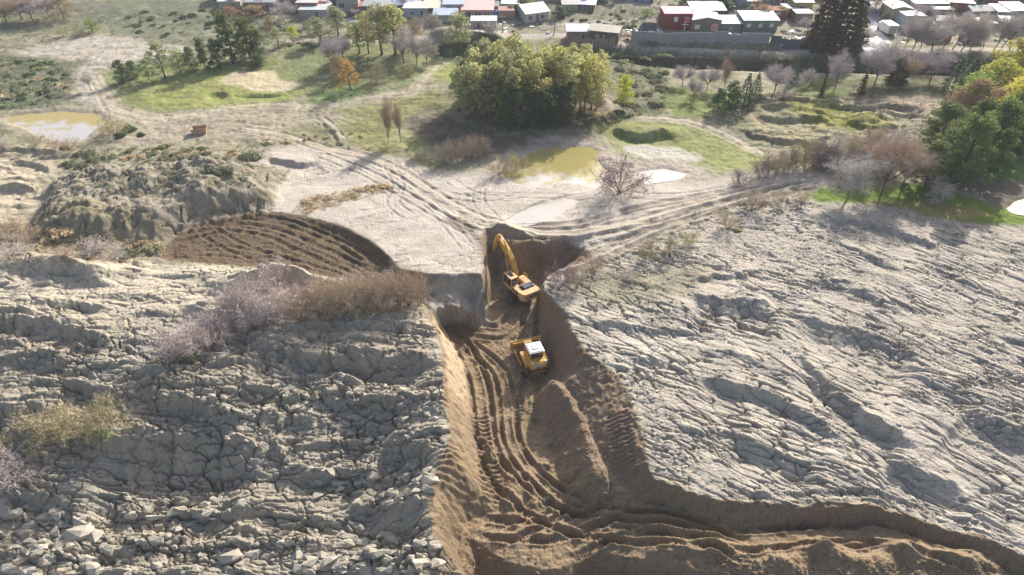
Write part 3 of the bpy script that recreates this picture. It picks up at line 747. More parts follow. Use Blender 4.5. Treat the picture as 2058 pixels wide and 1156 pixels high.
# ------------------------------------------------------------------ water
def watermat(name, body, rough=.04):
    m = mat(name, body, rough, 0, .9, .25, .25)
    t = m.node_tree; b = t.nodes['Principled BSDF']
    nz = t.nodes.new('ShaderNodeTexNoise'); nz.inputs['Scale'].default_value = 2.2; tcn = t.nodes.new('ShaderNodeTexCoord')
    t.links.new(tcn.outputs['Object'], nz.inputs['Vector'])
    bp = t.nodes.new('ShaderNodeBump'); bp.inputs['Strength'].default_value = .06; bp.inputs['Distance'].default_value = .05
    t.links.new(nz.outputs['Fac'], bp.inputs['Height']); t.links.new(bp.outputs[0], b.inputs['Normal'])
    return m
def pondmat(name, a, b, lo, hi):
    """silt with sky glare painted in near the viewer, algae and tree reflections beyond"""
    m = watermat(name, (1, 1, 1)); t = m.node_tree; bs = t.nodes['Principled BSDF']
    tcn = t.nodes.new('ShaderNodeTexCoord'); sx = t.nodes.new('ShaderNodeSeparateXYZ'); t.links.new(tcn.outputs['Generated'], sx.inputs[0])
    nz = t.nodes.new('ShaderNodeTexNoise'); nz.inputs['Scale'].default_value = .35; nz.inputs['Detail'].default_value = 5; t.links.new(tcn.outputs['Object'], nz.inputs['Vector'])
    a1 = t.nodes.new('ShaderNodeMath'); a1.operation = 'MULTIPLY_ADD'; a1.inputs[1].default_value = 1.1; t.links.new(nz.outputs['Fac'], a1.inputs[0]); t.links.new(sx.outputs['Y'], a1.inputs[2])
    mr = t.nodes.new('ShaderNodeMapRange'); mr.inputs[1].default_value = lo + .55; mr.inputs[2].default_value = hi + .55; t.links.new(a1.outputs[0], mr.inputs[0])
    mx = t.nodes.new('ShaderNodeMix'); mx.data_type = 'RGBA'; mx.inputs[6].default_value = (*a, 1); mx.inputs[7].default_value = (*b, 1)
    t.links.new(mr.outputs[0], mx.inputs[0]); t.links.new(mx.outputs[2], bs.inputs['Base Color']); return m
SILT_GLARE, ALG_REFL = tuple(C(206, 200, 194)), tuple(C(182, 170, 112))  # pale tone has the sky glare painted in, olive the tree reflections
W_POND = pondmat('pond_water', SILT_GLARE, ALG_REFL, .22, .38); W_LEFT = pondmat('left_pond_water', SILT_GLARE, tuple(C(190, 166, 84)), .42, .62); W_SILT_GLARE = pondmat('silt_glare_water', SILT_GLARE, tuple(C(196, 188, 176)), .3, .8)
def pond(pts, z, m, name='pond'):
    P = polyW(smooth(pts, 2, True), z, True, 3)
    me = bpy.data.meshes.new(name); me.from_pydata([(x, y, z) for x, y in P], [], [list(range(len(P)))])
    me.materials.append(m); me.update()
    if me.polygons[0].normal.z < 0:
        me.flip_normals()
    o = bpy.data.objects.new(name, me); COL.objects.link(o); o['kind'] = 'structure'
    return o
def grown(pts, k=1.25):
    cx = sum(p[0] for p in pts) / len(pts); cy = sum(p[1] for p in pts) / len(pts)
    return [(cx + (x - cx) * k, cy + (y - cy) * k) for x, y in pts]
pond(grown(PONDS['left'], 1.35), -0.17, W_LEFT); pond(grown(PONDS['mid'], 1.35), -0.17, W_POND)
pond(grown(PONDS['pool'], 1.7), -0.2, W_SILT_GLARE); pond(grown(PONDS['strip'], 1.5), -0.2, W_SILT_GLARE); pond(grown(PONDS['far']), -0.17, W_LEFT)

# ------------------------------------------------------------------ mesh helpers
class MB:
    def __init__(s):
        s.v = []; s.f = []; s.mi = []; s.m = 0
    def add(s, vs, fs, m=None):
        k = len(s.v); s.v += [tuple(p) for p in vs]
        s.f += [tuple(i + k for i in f) for f in fs]; s.mi += [s.m if m is None else m] * len(fs)
    def box(s, x0, x1, y0, y1, z0, z1, M=None, m=None):
        vs = [Vector(p) for p in ((x0, y0, z0), (x1, y0, z0), (x1, y1, z0), (x0, y1, z0), (x0, y0, z1), (x1, y0, z1), (x1, y1, z1), (x0, y1, z1))]
        if M is not None: vs = [M @ p for p in vs]
        s.add(vs, [(3, 2, 1, 0), (4, 5, 6, 7), (0, 1, 5, 4), (1, 2, 6, 5), (2, 3, 7, 6), (3, 0, 4, 7)], m)
    def prism(s, prof, y0, y1, axis='x', m=None, M=None):
        """profile (a, b) extruded; axis x: profile in y,z along x"""
        k = len(prof)
        def mk(a, b, t):
            p = Vector((t, a, b)) if axis == 'x' else (Vector((a, t, b)) if axis == 'y' else Vector((a, b, t)))
            return M @ p if M is not None else p
        vs = [mk(a, b, y0) for a, b in prof] + [mk(a, b, y1) for a, b in prof]
        s.add(vs, [tuple(range(k))[::-1], tuple(range(k, 2 * k))] + [(i, (i + 1) % k, k + (i + 1) % k, k + i) for i in range(k)], m)
    def tube(s, a, b, r0, r1=None, n=6, cap=True, m=None):
        a = Vector(a); b = Vector(b); r1 = r0 if r1 is None else r1
        d = (b - a)
        if d.length < 1e-6: return
        d.normalize(); u = d.orthogonal().normalized(); w = d.cross(u)
        vs = [a + (u * math.cos(6.2832 * i / n) + w * math.sin(6.2832 * i / n)) * r0 for i in range(n)] + [b + (u * math.cos(6.2832 * i / n) + w * math.sin(6.2832 * i / n)) * r1 for i in range(n)]
        fs = [(i, (i + 1) % n, n + (i + 1) % n, n + i) for i in range(n)]
        if cap: fs += [tuple(range(n))[::-1], tuple(range(n, 2 * n))]
        s.add(vs, fs, m)
    def ribbon(s, a, b, w):
        a = Vector(a); b = Vector(b); d = b - a
        u = d.cross(Vector((random.uniform(-1, 1), random.uniform(-1, 1), random.uniform(-1, 1))))
        if u.length < 1e-5: return
        u = u.normalized() * w * .5
        s.add([a - u, a + u, b + u * .4, b - u * .4], [(0, 1, 2, 3)])
    def mesh(s, name, mats, smooth=False):
        me = bpy.data.meshes.new(name); me.from_pydata(s.v, [], s.f)
        mats = mats if isinstance(mats, (list, tuple)) else [mats]
        for q in mats: me.materials.append(q)
        if any(s.mi): me.polygons.foreach_set('material_index', s.mi)
        if smooth: me.polygons.foreach_set('use_smooth', [True] * len(me.polygons))
        me.update(); return me
def link(name, data, parent=None, loc=None, rz=0):
    o = bpy.data.objects.new(name, data); COL.objects.link(o)
    if parent is not None: o.parent = parent
    if loc is not None: o.location = loc
    if rz: o.rotation_euler = (0, 0, rz)
    return o
def tag(o, label, cat, group=None, kind=None):
    o['label'] = label; o['category'] = cat
    if group: o['group'] = group
    if kind: o['kind'] = kind
    return o
def quadmesh(name, cen, size, m, asp=1.0, up=0.0, rng=None):
    """many small randomly turned leaves"""
    rng = rng or RNG
    k = len(cen)
    a = rng.normal(size=(k, 3)); a[:, 2] += up * np.sign(a[:, 2]); a /= np.linalg.norm(a, axis=1)[:, None]
    b = rng.normal(size=(k, 3)); b -= (a * b).sum(1)[:, None] * a; b /= np.linalg.norm(b, axis=1)[:, None]
    s = (size * rng.uniform(.6, 1.4, k))[:, None]
    a *= s * asp; b *= s
    V = np.stack([cen - a - b * .3, cen + b - a * .2, cen + a + b * .3, cen - b + a * .2], 1).reshape(-1, 3).astype(np.float32)
    me = bpy.data.meshes.new(name)
    me.vertices.add(4 * k); me.vertices.foreach_set('co', V.ravel())
    me.loops.add(4 * k); me.loops.foreach_set('vertex_index', np.arange(4 * k, dtype=np.int32))
    me.polygons.add(k); me.polygons.foreach_set('loop_start', np.arange(0, 4 * k, 4, dtype=np.int32))
    me.update(calc_edges=True); me.materials.append(m)
    return me
def inball(k, rng=None):
    rng = rng or RNG
    d = rng.normal(size=(k, 3)); d /= np.linalg.norm(d, axis=1)[:, None]
    return d * (rng.uniform(0.25, 1, k) ** .5)[:, None]

# ------------------------------------------------------------------ foliage and bark
BARK = mat('bark', tuple(C(120, 104, 90)), .9, noise=.25, nscale=2)
BARKD = mat('dark_bark', tuple(C(84, 72, 64)), .9, noise=.25, nscale=2)
F_OLIVE = leafmat('olive_leaves', tuple(C(214, 214, 150)), .52); F_YOLIVE = leafmat('yellow_olive_leaves', tuple(C(216, 210, 140)))
F_GREY = leafmat('grey_green_leaves', tuple(C(186, 190, 146))); F_DARK = leafmat('dark_needles', tuple(C(96, 122, 84)), .3)
F_PINE = leafmat('pine_needles', tuple(C(130, 146, 88)), .4); F_GREEN = leafmat('green_leaves', tuple(C(158, 182, 92)))
F_AUT = leafmat('autumn_leaves', tuple(C(228, 188, 110))); F_RUST = leafmat('rust_leaves', tuple(C(186, 154, 120)), .35)
F_YEL = leafmat('yellow_green_leaves', tuple(C(218, 216, 92))); F_SCRUB = leafmat('scrub_leaves', tuple(C(156, 160, 130)), .3)
F_DRY = leafmat('dry_stems', tuple(C(236, 218, 180)), .4)
F_BROWNCON = leafmat('brown_needles', tuple(C(108, 92, 66)), .2)
T_PURP = mat('purple_twigs', tuple(C(212, 198, 200)), .9, rnd=.1); T_GREY = mat('grey_twigs', tuple(C(226, 216, 206)), .9, rnd=.1)
T_BROWN = mat('brown_twigs', tuple(C(208, 186, 162)), .9, rnd=.1); T_YEL = mat('yellow_twigs', tuple(C(204, 190, 146)), .9, rnd=.1)
T_DARK = mat('dark_purple_twigs', tuple(C(158, 136, 142)), .9, rnd=.1)
T_PINK = mat('pink_twigs', tuple(C(230, 214, 208)), .9, rnd=.08)

def leafy(seed, m, H=10.0, W=3.0, low=.30, nclump=18, nleaf=1500, leaf=.19, top=.6, bark=BARK, cr0=.24, cr1=.42):
    """a broad-leaved tree H metres high: trunk and crown meshes"""
    rng = np.random.default_rng(seed); random.seed(seed)
    tb = MB(); p = Vector((0, 0, -0.5)); r = H * .022
    for i in range(5):
        q = p + Vector((random.uniform(-.2, .2), random.uniform(-.2, .2), (H * .8 + .5) / 5))
        tb.tube(p, q, r, r * .75, 5, False); p = q; r *= .75
    pts = []
    for i in range(nclump):
        f = low + (1 - low) * (i + .5) / nclump
        wid = W * math.sin(math.pi * min(1, .18 + .66 * (f - low) / (1 - low)) ** top)
        a = i * 2.4 + random.uniform(-.5, .5); rr = wid * random.uniform(.25, .85)
        c = np.array([rr * math.cos(a), rr * math.sin(a), f * H])
        cr = W * random.uniform(cr0, cr1)
        k = int(nleaf / nclump)
        pts.append(c + inball(k, rng) * cr * np.array([1, 1, .85]))
        tb.tube((0, 0, max(.2, f * .8) * H), c, H * .006, H * .003, 4, False)
    return tb.mesh('trunk', bark), quadmesh('crown', np.concatenate(pts), leaf, m, .6, 0, rng)
def conifer(seed, m, H=10.0, W=2.0, nleaf=1500, leaf=.2, power=.8, low=.05):
    rng = np.random.default_rng(seed)
    tb = MB(); tb.tube((0, 0, -.5), (0, 0, H * .9), H * .02, H * .005, 6, False)
    k = nleaf; f = rng.uniform(0, 1, k) ** 1.4; lay = (f * 11 + rng.uniform(-.25, .25, k)); a = rng.uniform(0, 6.283, k)
    lob = 1 + .22 * np.sin(a * 5 + lay.round() * 2.1) + .12 * np.sin(a * 9 + lay.round())
    rr = W * (1 - f) ** power * lob * rng.uniform(.3, 1, k) ** .5 + .05
    z = H * (low + (1 - low) * (lay.round() * .55 + lay * .45) / 11) - rr * .18
    return tb.mesh('trunk', BARKD), quadmesh('crown', np.stack([rr * np.cos(a), rr * np.sin(a), z], 1), leaf, m, .5, .0, rng)
def bare(seed, m, H=8.0, spread=.5, limbs=6, multi=False, twig=.035, bark=BARK, n3=7, trunkf=.3):
    random.seed(seed)
    tb, cb = MB(), MB()
    def grow(p, d, L, r, lvl):
        segs = 3
        for i in range(segs):
            d2 = (d + Vector((random.gauss(0, (.16, .2, .32, .42)[lvl]), random.gauss(0, (.16, .2, .32, .42)[lvl]), random.gauss(0, (.1, .14, .26, .36)[lvl]) + .04 - .05 * lvl * multi))).normalized()
            q = p + d2 * (L / segs)
            if lvl < 2: tb.tube(p, q, r, r * .78, 4, False)
            else: cb.ribbon(p, q, max(twig, r * 1.6))
            if lvl < 3:
                for j in range({0: 2, 1: 3, 2: n3 // 2}[lvl] + (1 if i else 0)):
                    ax = Vector((random.gauss(0, 1), random.gauss(0, 1), random.gauss(0, .6))).normalized()
                    nd = (d2 + ax * random.uniform(.35, .9)).normalized()
                    grow(q, nd, L * random.uniform(.42, .66), r * .5, lvl + 1)
            p, d, r = q, d2, r * .8
    if not multi:
        tb.tube((0, 0, -.4), (0, 0, H * trunkf), H * .017, H * .013, 5, False)
    z0 = H * trunkf * .8 if not multi else -.1
    for i in range(limbs):
        a = 6.283 * i / limbs + random.uniform(-.4, .4)
        s = spread * random.uniform(.5, 1.2)
        grow(Vector((0, 0, z0)), Vector((math.cos(a) * s, math.sin(a) * s, 1)).normalized(), (H - z0) * random.uniform(.42, .6), H * .008, 0 if limbs < 8 else 1)
    if not multi:
        grow(Vector((0, 0, z0)), Vector((0, 0, 1)), (H - z0) * .6, H * .011, 0)
    return tb.mesh('trunk', bark), cb.mesh('crown', m)
def shrubmesh(seed, m, nleaf=240, leaf=.16, W=1.0, Hh=.8):
    rng = np.random.default_rng(seed)
    cs = rng.normal(size=(5, 3)) * np.array([W * .45, W * .45, .12]); p = []
    for c in cs:
        q = inball(nleaf // 5, rng) * W * rng.uniform(.4, .65); q[:, 2] = np.abs(q[:, 2]) * Hh * 1.2
        p.append(q + np.array([c[0], c[1], 0]))
    return quadmesh('shrub', np.concatenate(p), leaf, m, .7, 0, rng)

PROTO = {
 'olive': [leafy(1, F_OLIVE), leafy(2, F_OLIVE, W=2.1, low=.4), leafy(3, F_YOLIVE), leafy(4, F_YOLIVE, W=2.7, low=.38), leafy(5, F_GREY, low=.25), leafy(6, F_GREY, W=2.1, low=.2), leafy(7, F_OLIVE, W=2.6, low=.5, nclump=14)],
 'grey': [leafy(5, F_GREY, low=.25), leafy(16, F_GREY, W=2.8, low=.2)],
 'green': [leafy(21, F_GREEN, W=3.2, low=.2), leafy(22, F_GREEN, W=3.4, low=.24)],
 'dark': [leafy(31, F_DARK, W=3.4, low=.08, nclump=26, nleaf=3000, bark=BARKD), leafy(32, F_DARK, W=3.1, low=.06, nclump=26, nleaf=3000, bark=BARKD)],
 'tallpine': [leafy(34, F_PINE, W=2.2, low=.12, nclump=26, nleaf=2200, bark=BARKD), leafy(35, F_PINE, W=2.5, low=.15, nclump=26, nleaf=2200, bark=BARKD)],
 'bigpine': [leafy(41, F_PINE, W=3.9, low=.1, nclump=40, nleaf=8000, leaf=.15, bark=BARKD, cr0=.16, cr1=.30), leafy(42, F_PINE, W=3.5, low=.08, nclump=36, nleaf=8000, leaf=.15, bark=BARKD, cr0=.16, cr1=.30)],
 'autumn': [leafy(51, F_AUT, W=3.2, low=.15)], 'rust': [leafy(53, F_RUST, W=3.4, low=.1, nleaf=2600, leaf=.14)],
 'yellow': [leafy(61, F_YEL, W=3.4, low=.2, nclump=26, nleaf=5000, leaf=.14), leafy(62, F_YEL, W=3.0, low=.25, nleaf=2500, leaf=.16)],
 'cone': [conifer(71, F_DARK), conifer(72, F_DARK, W=1.5)], 'browncone': [conifer(73, F_BROWNCON, W=2.6, nleaf=9000, leaf=.2, power=.45), conifer(74, F_DARK, W=2.6, nleaf=9000, leaf=.2, power=.4)],
 'slim': [conifer(75, F_BROWNCON, W=.6, nleaf=500)],
 'purple': [bare(81, T_PURP, 8, .8, 6), bare(82, T_PURP, 8, .9, 7)], 'greybare': [bare(83, T_GREY, 8, .45, 5), bare(84, T_GREY, 8, .5, 6), bare(85, T_GREY, 8, .3, 4)],
 'brownbare': [bare(86, T_BROWN, 8, .7, 6), bare(87, T_BROWN, 8, .8, 7)], 'poplar': [bare(88, T_BROWN, 8, .16, 4, n3=6, trunkf=.15), bare(89, T_BROWN, 8, .14, 5, n3=6, trunkf=.12)],
 'pinkbush': [bare(91, T_PINK, 4, .9, 9, True, .04, n3=4), bare(92, T_PINK, 4, 1.0, 10, True, .04, n3=5)],
 'brownbush': [bare(93, T_BROWN, 4, .7, 9, True, .035, n3=4), bare(94, T_BROWN, 4, .8, 10, True, .035, n3=5), bare(193, T_BROWN, 4, .9, 9, True, .03, n3=4)],
 'yellowbush': [bare(95, T_YEL, 4, .8, 9, True, .035), bare(96, T_YEL, 4, .7, 8, True, .03)],
 'purplebush': [bare(97, T_DARK, 4, 1.0, 12, True, .03, BARKD), bare(98, T_DARK, 4, .8, 10, True, .03, BARKD)],
 'greybush': [bare(99, T_GREY, 4, .9, 10, True, .035)],
}
PH = {k: (4.0 if 'bush' in k else 8.0 if k in ('purple', 'greybare', 'brownbare', 'poplar') else 10.0) for k in PROTO}
PWID = {}
for k, L in PROTO.items():
    for i, (a, b) in enumerate(L):
        co = np.empty(len(b.vertices) * 3, np.float32); b.vertices.foreach_get('co', co); co = co.reshape(-1, 3)
        PWID[(k, i)] = (float(np.percentile(np.abs(co[:, :2]), 97)) * 2, float(co[:, 2].max()))
def tree(kind, px, py, hpx, wpx=None, label=None, cat='tree', group=None, name=None, lean=0.0, var=None, loc=None):
    """a tree standing under photo point (px, py), hpx photo pixels high"""
    v = G(px, py) if loc is None else loc
    i = random.randrange(len(PROTO[kind])) if var is None else var
    w0, h0 = PWID[(kind, i)]
    Hm = hpx / upm(v); sz = Hm / h0
    sxy = sz if wpx is None else wpx / ppm(v) / w0
    o = link(name or {'cone': 'cypress_tree', 'bigpine': 'pine_tree', 'tallpine': 'pine_tree', 'dark': 'pine_tree', 'olive': 'eucalyptus_tree'}.get(kind, 'bare_bush' if 'bush' in kind else 'leafy_tree' if kind in ('grey', 'green', 'autumn', 'rust', 'yellow') else 'bare_tree'), None, None, v)
    o.rotation_euler = (lean * random.uniform(-.3, 1) * .5, lean, random.uniform(0, 6.28))
    o.scale = (sxy, sxy, sz)
    tr, cr = PROTO[kind][i]
    link('trunk', tr, o); link('crown', cr, o)
    tag(o, label or 'tree', cat, group)
    return o
ORD = ['first', 'second', 'third', 'fourth', 'fifth', 'sixth', 'seventh', 'eighth', 'ninth', 'tenth', 'eleventh', 'twelfth', 'thirteenth', 'fourteenth', 'fifteenth', 'sixteenth', 'seventeenth', 'eighteenth', 'nineteenth', 'twentieth']
def ordi(i):
    if i < 20: return ORD[i]
    t, u = divmod(i + 1, 10); tens = {2: ('twentieth', 'twenty'), 3: ('thirtieth', 'thirty'), 4: ('fortieth', 'forty'), 5: ('fiftieth', 'fifty'), 6: ('sixtieth', 'sixty')}[t]
    return tens[0] if u == 0 else tens[1] + '-' + ORD[u - 1]

# ------------------------------------------------------------------ trees, one by one
random.seed(101)
# the grove above the pond: rows from front to back
GR = [  # py of the row, px from, px to, count, height px, words for the row
 (254, 1010, 1140, 6, 72, 'front edge'), (243, 925, 1180, 11, 104, 'second row back'), (226, 915, 1205, 12, 108, 'third row back'),
 (208, 915, 1225, 11, 104, 'fourth row back'), (190, 935, 1215, 10, 100, 'fifth row back'), (172, 960, 1190, 8, 88, 'rearmost row')]
for r_, (py, a, b, k, hp, wd) in enumerate(GR):
    for i in range(k):
        px = a + (b - a) * (i + .5) / k + random.uniform(-5, 5)
        right = (px - 905) / 320
        if r_ == 0:
            kind, var = ('dark', None) if random.random() < .7 else ('olive', 5)
        else:
            kind = 'olive'
            var = random.choice([4, 5, 0, 1]) if right < .25 + .1 * random.random() else random.choice([2, 3, 6, 3]) if (right > .55 and random.random() < .75) else random.choice([0, 1, 3, 6, 4])
        hh = hp * random.uniform(.82, 1.08) * (1 - .28 * max(0, abs(right - .48) * 2 - .6))
        lf = {4: 'grey-green', 5: 'grey-green', 0: 'olive-green', 1: 'slender olive-green', 2: 'yellowish', 3: 'broad yellowish', 6: 'high-crowned olive'}.get(var, 'dark green') if kind == 'olive' else 'dark green'
        tree(kind, px, py + random.uniform(-5, 5), hh, None, '%s tree in the grove above the pond, %s, %s from left' % (lf, wd, ordi(i)), 'tree', 'trees of the grove above the pond', name='eucalyptus_tree' if kind == 'olive' else 'pine_tree', var=var)
tree('yellow', 1012, 246, 58, 26, 'small bright yellow tree on the front edge of the grove', var=1)
tree('yellow', 1251, 218, 66, 34, 'yellow-green tree standing alone right of the grove', var=1)
tree('brownbare', 1175, 222, 60, 40, 'leafless brown tree at the right end of the grove')
tree('brownbare', 1198, 232, 52, 36, 'small leafless brown tree just right of the grove')
T = [
 ('dark', 250, 166, 44, 30, 'dark round tree, left end of the row above the lawn'), ('dark', 272, 157, 34, 28, 'small dark tree, second from the left above the lawn'),
 ('green', 299, 160, 40, 30, 'low green tree, third from the left above the lawn'), ('grey', 332, 157, 74, 44, 'tall grey-green tree with a twin crown above the lawn'),
 ('green', 364, 148, 48, 34, 'bright green tree beside the tall grey-green one'), ('dark', 388, 138, 42, 30, 'dark green tree in the middle of the row above the lawn'),
 ('dark', 413, 137, 58, 26, 'narrow dark tree left of the two tall pines'), ('dark', 440, 138, 56, 32, 'dark tree standing close under the tall pines'),
 ('tallpine', 468, 128, 98, 44, 'tallest pine with pale top above the lawn, left of the pair'), ('tallpine', 503, 116, 78, 42, 'tall pine above the lawn, right of the pair'),
 ('tallpine', 524, 118, 58, 34, 'shorter pine behind the round bush by the lawn'), ('dark', 519, 134, 24, 36, 'round dark bush at the upper end of the lawn'),
 ('autumn', 492, 116, 30, 26, 'small yellowing tree between the two tall pines'),
 ('grey', 643, 90, 52, 44, 'grey-green tree on the slope below the brick house'), ('grey', 680, 72, 56, 46, 'grey-green tree near the bend of the town road'),
 ('green', 721, 108, 62, 50, 'bright green tree at the left of the roadside clump'), ('olive', 741, 108, 78, 46, 'olive tree with open crown, second in the roadside clump'),
 ('grey', 768, 110, 96, 62, 'tallest grey-green tree of the roadside clump'), ('olive', 794, 112, 94, 50, 'golden olive tree at the right of the roadside clump'),
 ('brownbare', 828, 100, 66, 56, 'brown leafless tree behind the roadside clump'), ('greybare', 811, 127, 72, 50, 'tall white-stemmed bare tree beside the roadside clump'),
 ('greybare', 838, 130, 60, 46, 'pale bare tree, second of three by the track'), ('greybare', 858, 132, 58, 44, 'pale bare tree, third of three by the track'),
 ('grey', 925, 104, 76, 56, 'dense grey-green tree above the dark bank'), ('greybare', 985, 80, 44, 26, 'thin bare tree in front of the veranda house'),
 ('greybare', 868, 70, 44, 40, 'dark bare tree beside the white garden fence'),
 ('purple', 672, 138, 72, 60, 'purple-grey leafless tree above the orange trees'), ('purple', 690, 120, 48, 44, 'small purplish bare tree behind the orange trees'),
 ('rust', 680, 165, 52, 36, 'rust-coloured tree left of the yellow-orange one'), ('autumn', 705, 182, 62, 40, 'yellow-orange autumn tree at the edge of the lawn'),
 ('yellowbush', 758, 165, 38, 48, 'rounded ochre bush-like tree left of the track'), ('yellowbush', 820, 154, 26, 40, 'low ochre bush-like tree beside the track'),
 ('poplar', 781, 288, 92, 26, 'taller of the two slender bare poplars'), ('poplar', 805, 284, 78, 24, 'shorter of the two slender bare poplars'),
 ('purple', 1371, 172, 40, 38, 'lilac bare tree at the left of the purple thicket'), ('purple', 1394, 200, 46, 36, 'lilac bare tree in front of the purple thicket'),
 ('purple', 1421, 180, 44, 42, 'lilac bare tree in the middle of the purple thicket'), ('poplar', 1455, 182, 66, 22, 'pale slender bare poplar behind the dark cypresses'),
 ('dark', 1443, 226, 46, 36, 'rounded dark green tree at the left of the cypress clump'), ('dark', 1467, 222, 58, 34, 'dark green tree, second in the cypress clump'),
 ('cone', 1494, 214, 64, 36, 'pointed dark cypress, third in the clump'), ('cone', 1514, 205, 56, 30, 'pointed dark cypress at the right of the clump'),
 ('purple', 1556, 186, 54, 54, 'purple-brown bare tree right of the cypress clump'), ('purplebush', 1575, 202, 26, 42, 'low dark purple bush right of the cypress clump'),
 ('cone', 1593, 166, 46, 20, 'narrow young conifer beside the purple bare tree'), ('greybare', 1620, 172, 34, 34, 'faint grey bare tree between conifer and round tree'),
 ('green', 1630, 170, 16, 14, 'tiny round green bush below the canal bank'),
 ('purple', 1678, 178, 78, 60, 'round-headed lilac bare tree with a straight trunk'), ('slim', 1650, 192, 56, 10, 'thin brown dead conifer left of the round-headed tree'),
 ('purple', 1757, 172, 76, 64, 'wide lilac bare tree near the foot of the street'), ('slim', 1729, 190, 50, 16, 'thin brownish conifer left of the wide lilac tree'),
 ('greybare', 1790, 160, 88, 52, 'tall dark bare tree leaning right beside the street'), ('brownbare', 1815, 168, 60, 46, 'tangled brown bare tree below the road'),
 ('browncone', 1800, 166, 50, 34, 'dark brownish conifer among the bare trees'),
 ('purple', 1868, 166, 70, 74, 'broad lilac bare tree, rightmost of the round-headed ones'), ('cone', 1912, 182, 64, 40, 'dark fir with spreading tips left of the yellow trees'),
 ('cone', 1945, 170, 54, 36, 'dark fir half hidden behind the yellow trees'),
 ('browncone', 1646, 96, 108, 54, 'tall dark conifer at the top of the street, left one'), ('browncone', 1690, 98, 122, 72, 'tall broad brownish conifer beside the street'),
 ('rust', 1755, 30, 30, 30, 'rust-coloured tree behind the tall conifers'), ('rust', 1530, 44, 32, 50, 'rust-coloured bushy tree behind the long teal roof'),
 ('rust', 1520, 22, 30, 28, 'small rust-coloured tree on the slope above the houses'),
 ('purple', 1622, 66, 30, 46, 'purple-grey bare tree below the yellow house'), ('purple', 1850, 44, 36, 50, 'pinkish bare tree in front of the white roofs'),
 ('greybare', 1742, 84, 30, 40, 'grey bare shrubby tree beside the foot of the tall conifers'),
 ('dark', 1965, 16, 26, 20, 'narrow dark tree between the roofs on the upper right'),
 ('cone', 1418, 12, 30, 40, 'dark fir on the hillside above the red house'), ('cone', 1385, 8, 24, 46, 'dark fir higher up the hillside'), ('cone', 1450, 16, 26, 50, 'broad dark fir above the white roof'),
 ('green', 1350, 22, 14, 26, 'small green tree above the red house'), ('green', 1300, 32, 14, 26, 'small green bush-like tree left of the red house'),
 ('grey', 1055, 14, 18, 40, 'low green tree behind the white gable house'), ('dark', 1120, 34, 22, 30, 'low dark tree on the hillside behind the leaning pole'),
 ('yellow', 2035, 178, 92, 100, 'big yellow-green tree at the right edge'), ('yellow', 1988, 200, 76, 84, 'yellow-green tree left of the biggest one'),
 ('yellow', 2085, 220, 100, 110, 'yellow-green tree cut off by the right edge'), ('yellow', 2030, 262, 96, 96, 'olive-yellow tree in front of the biggest yellow-green one'), ('green', 1952, 212, 66, 74, 'green tree between the rust crowns and the yellow-green trees'), ('bigpine', 2020, 300, 110, 84, 'dark pine nearest the right edge, behind the grass'),
 ('rust', 1950, 222, 62, 70, 'olive-rust tree below the yellow-green trees'),
 ('rust', 1915, 228, 48, 54, 'rust-orange tree left of the big pines'), ('rust', 1992, 240, 60, 70, 'rust-brown tree behind the big pines'), ('rust', 2040, 245, 60, 80, 'rust-brown tree below the yellow-green trees at the edge'),
 ('bigpine', 1880, 300, 88, 78, 'big dark pine, upper left of the group'), ('bigpine', 1975, 340, 132, 76, 'biggest dark pine, right of the group'),
 ('bigpine', 1918, 368, 128, 88, 'big pine in front of the group'), ('bigpine', 1858, 372, 86, 66, 'spreading pine at the lower left of the group'),
 ('bigpine', 1950, 300, 96, 66, 'dark pine in the middle of the group'), ('bigpine', 1900, 335, 90, 70, 'pine behind the front one'),
 ('greybare', 1704, 398, 96, 84, 'pale grey bare tree leaning over bright grass'), ('brownbare', 1770, 392, 128, 96, 'tall russet bare tree beside bright grass'),
 ('brownbare', 1812, 378, 100, 80, 'brown bare tree close to the pines'), ('brownbare', 1745, 340, 80, 80, 'brown bare tree behind the leaning pale one'),
 ('purple', 1790, 330, 70, 70, 'purplish bare tree behind the russet one'), ('greybush', 1880, 400, 44, 60, 'grey bare bush at the foot of the pines'),
 ('brownbare', 14, 46, 46, 46, 'brown bare tree in the upper left corner'), ('brownbare', 45, 40, 52, 54, 'brown bare tree, second from the upper left corner'),
 ('purple', 66, 42, 40, 44, 'grey-purple bare tree in the upper left'), ('purple', 98, 34, 42, 46, 'grey-purple bare tree left of the pinkish one'), ('rust', 130, 38, 48, 40, 'pinkish-brown tree in the upper left'),
 ('yellowbush', 128, 74, 28, 30, 'small ochre bush on the pale slope, upper left'), ('yellowbush', 160, 72, 22, 28, 'low ochre bush beside the first on the pale slope'),
 ('green', 188, 66, 26, 30, 'small green tree on the upper left slope'), ('grey', 560, 96, 40, 26, 'grey-green tree right of the tall pines'), ('rust', 545, 68, 34, 24, 'russet tree behind the tall pines'),
 ('rust', 512, 32, 20, 52, 'russet thicket below the grey unfinished house'), ('rust', 462, 34, 20, 40, 'russet thicket below the small cream house'),
 ('purple', 570, 42, 36, 50, 'pale bare tree in front of the grey house'), ('grey', 620, 70, 26, 26, 'small green tree below the brick house'), ('yellow', 590, 84, 30, 24, 'small yellow-green tree on the brushy slope'),
 ('greybare', 183, 182, 42, 24, 'leafless grey tree beside the pale track'),
]
for t in T:
    tree(t[0], t[1], t[2], t[3], t[4], t[5], lean=.35 if 'leaning' in t[5] else 0)
# the bare trees along the upper right road
for i in range(13):
    px = 1812 + i * 20 + random.uniform(-5, 5)
    tree('greybare', px, 100 + random.uniform(-8, 6), random.uniform(62, 84), random.uniform(40, 58), 'grey bare tree leaning right along the upper road, %s from the street' % ordi(i), 'tree', 'bare trees along the upper road', lean=.28)
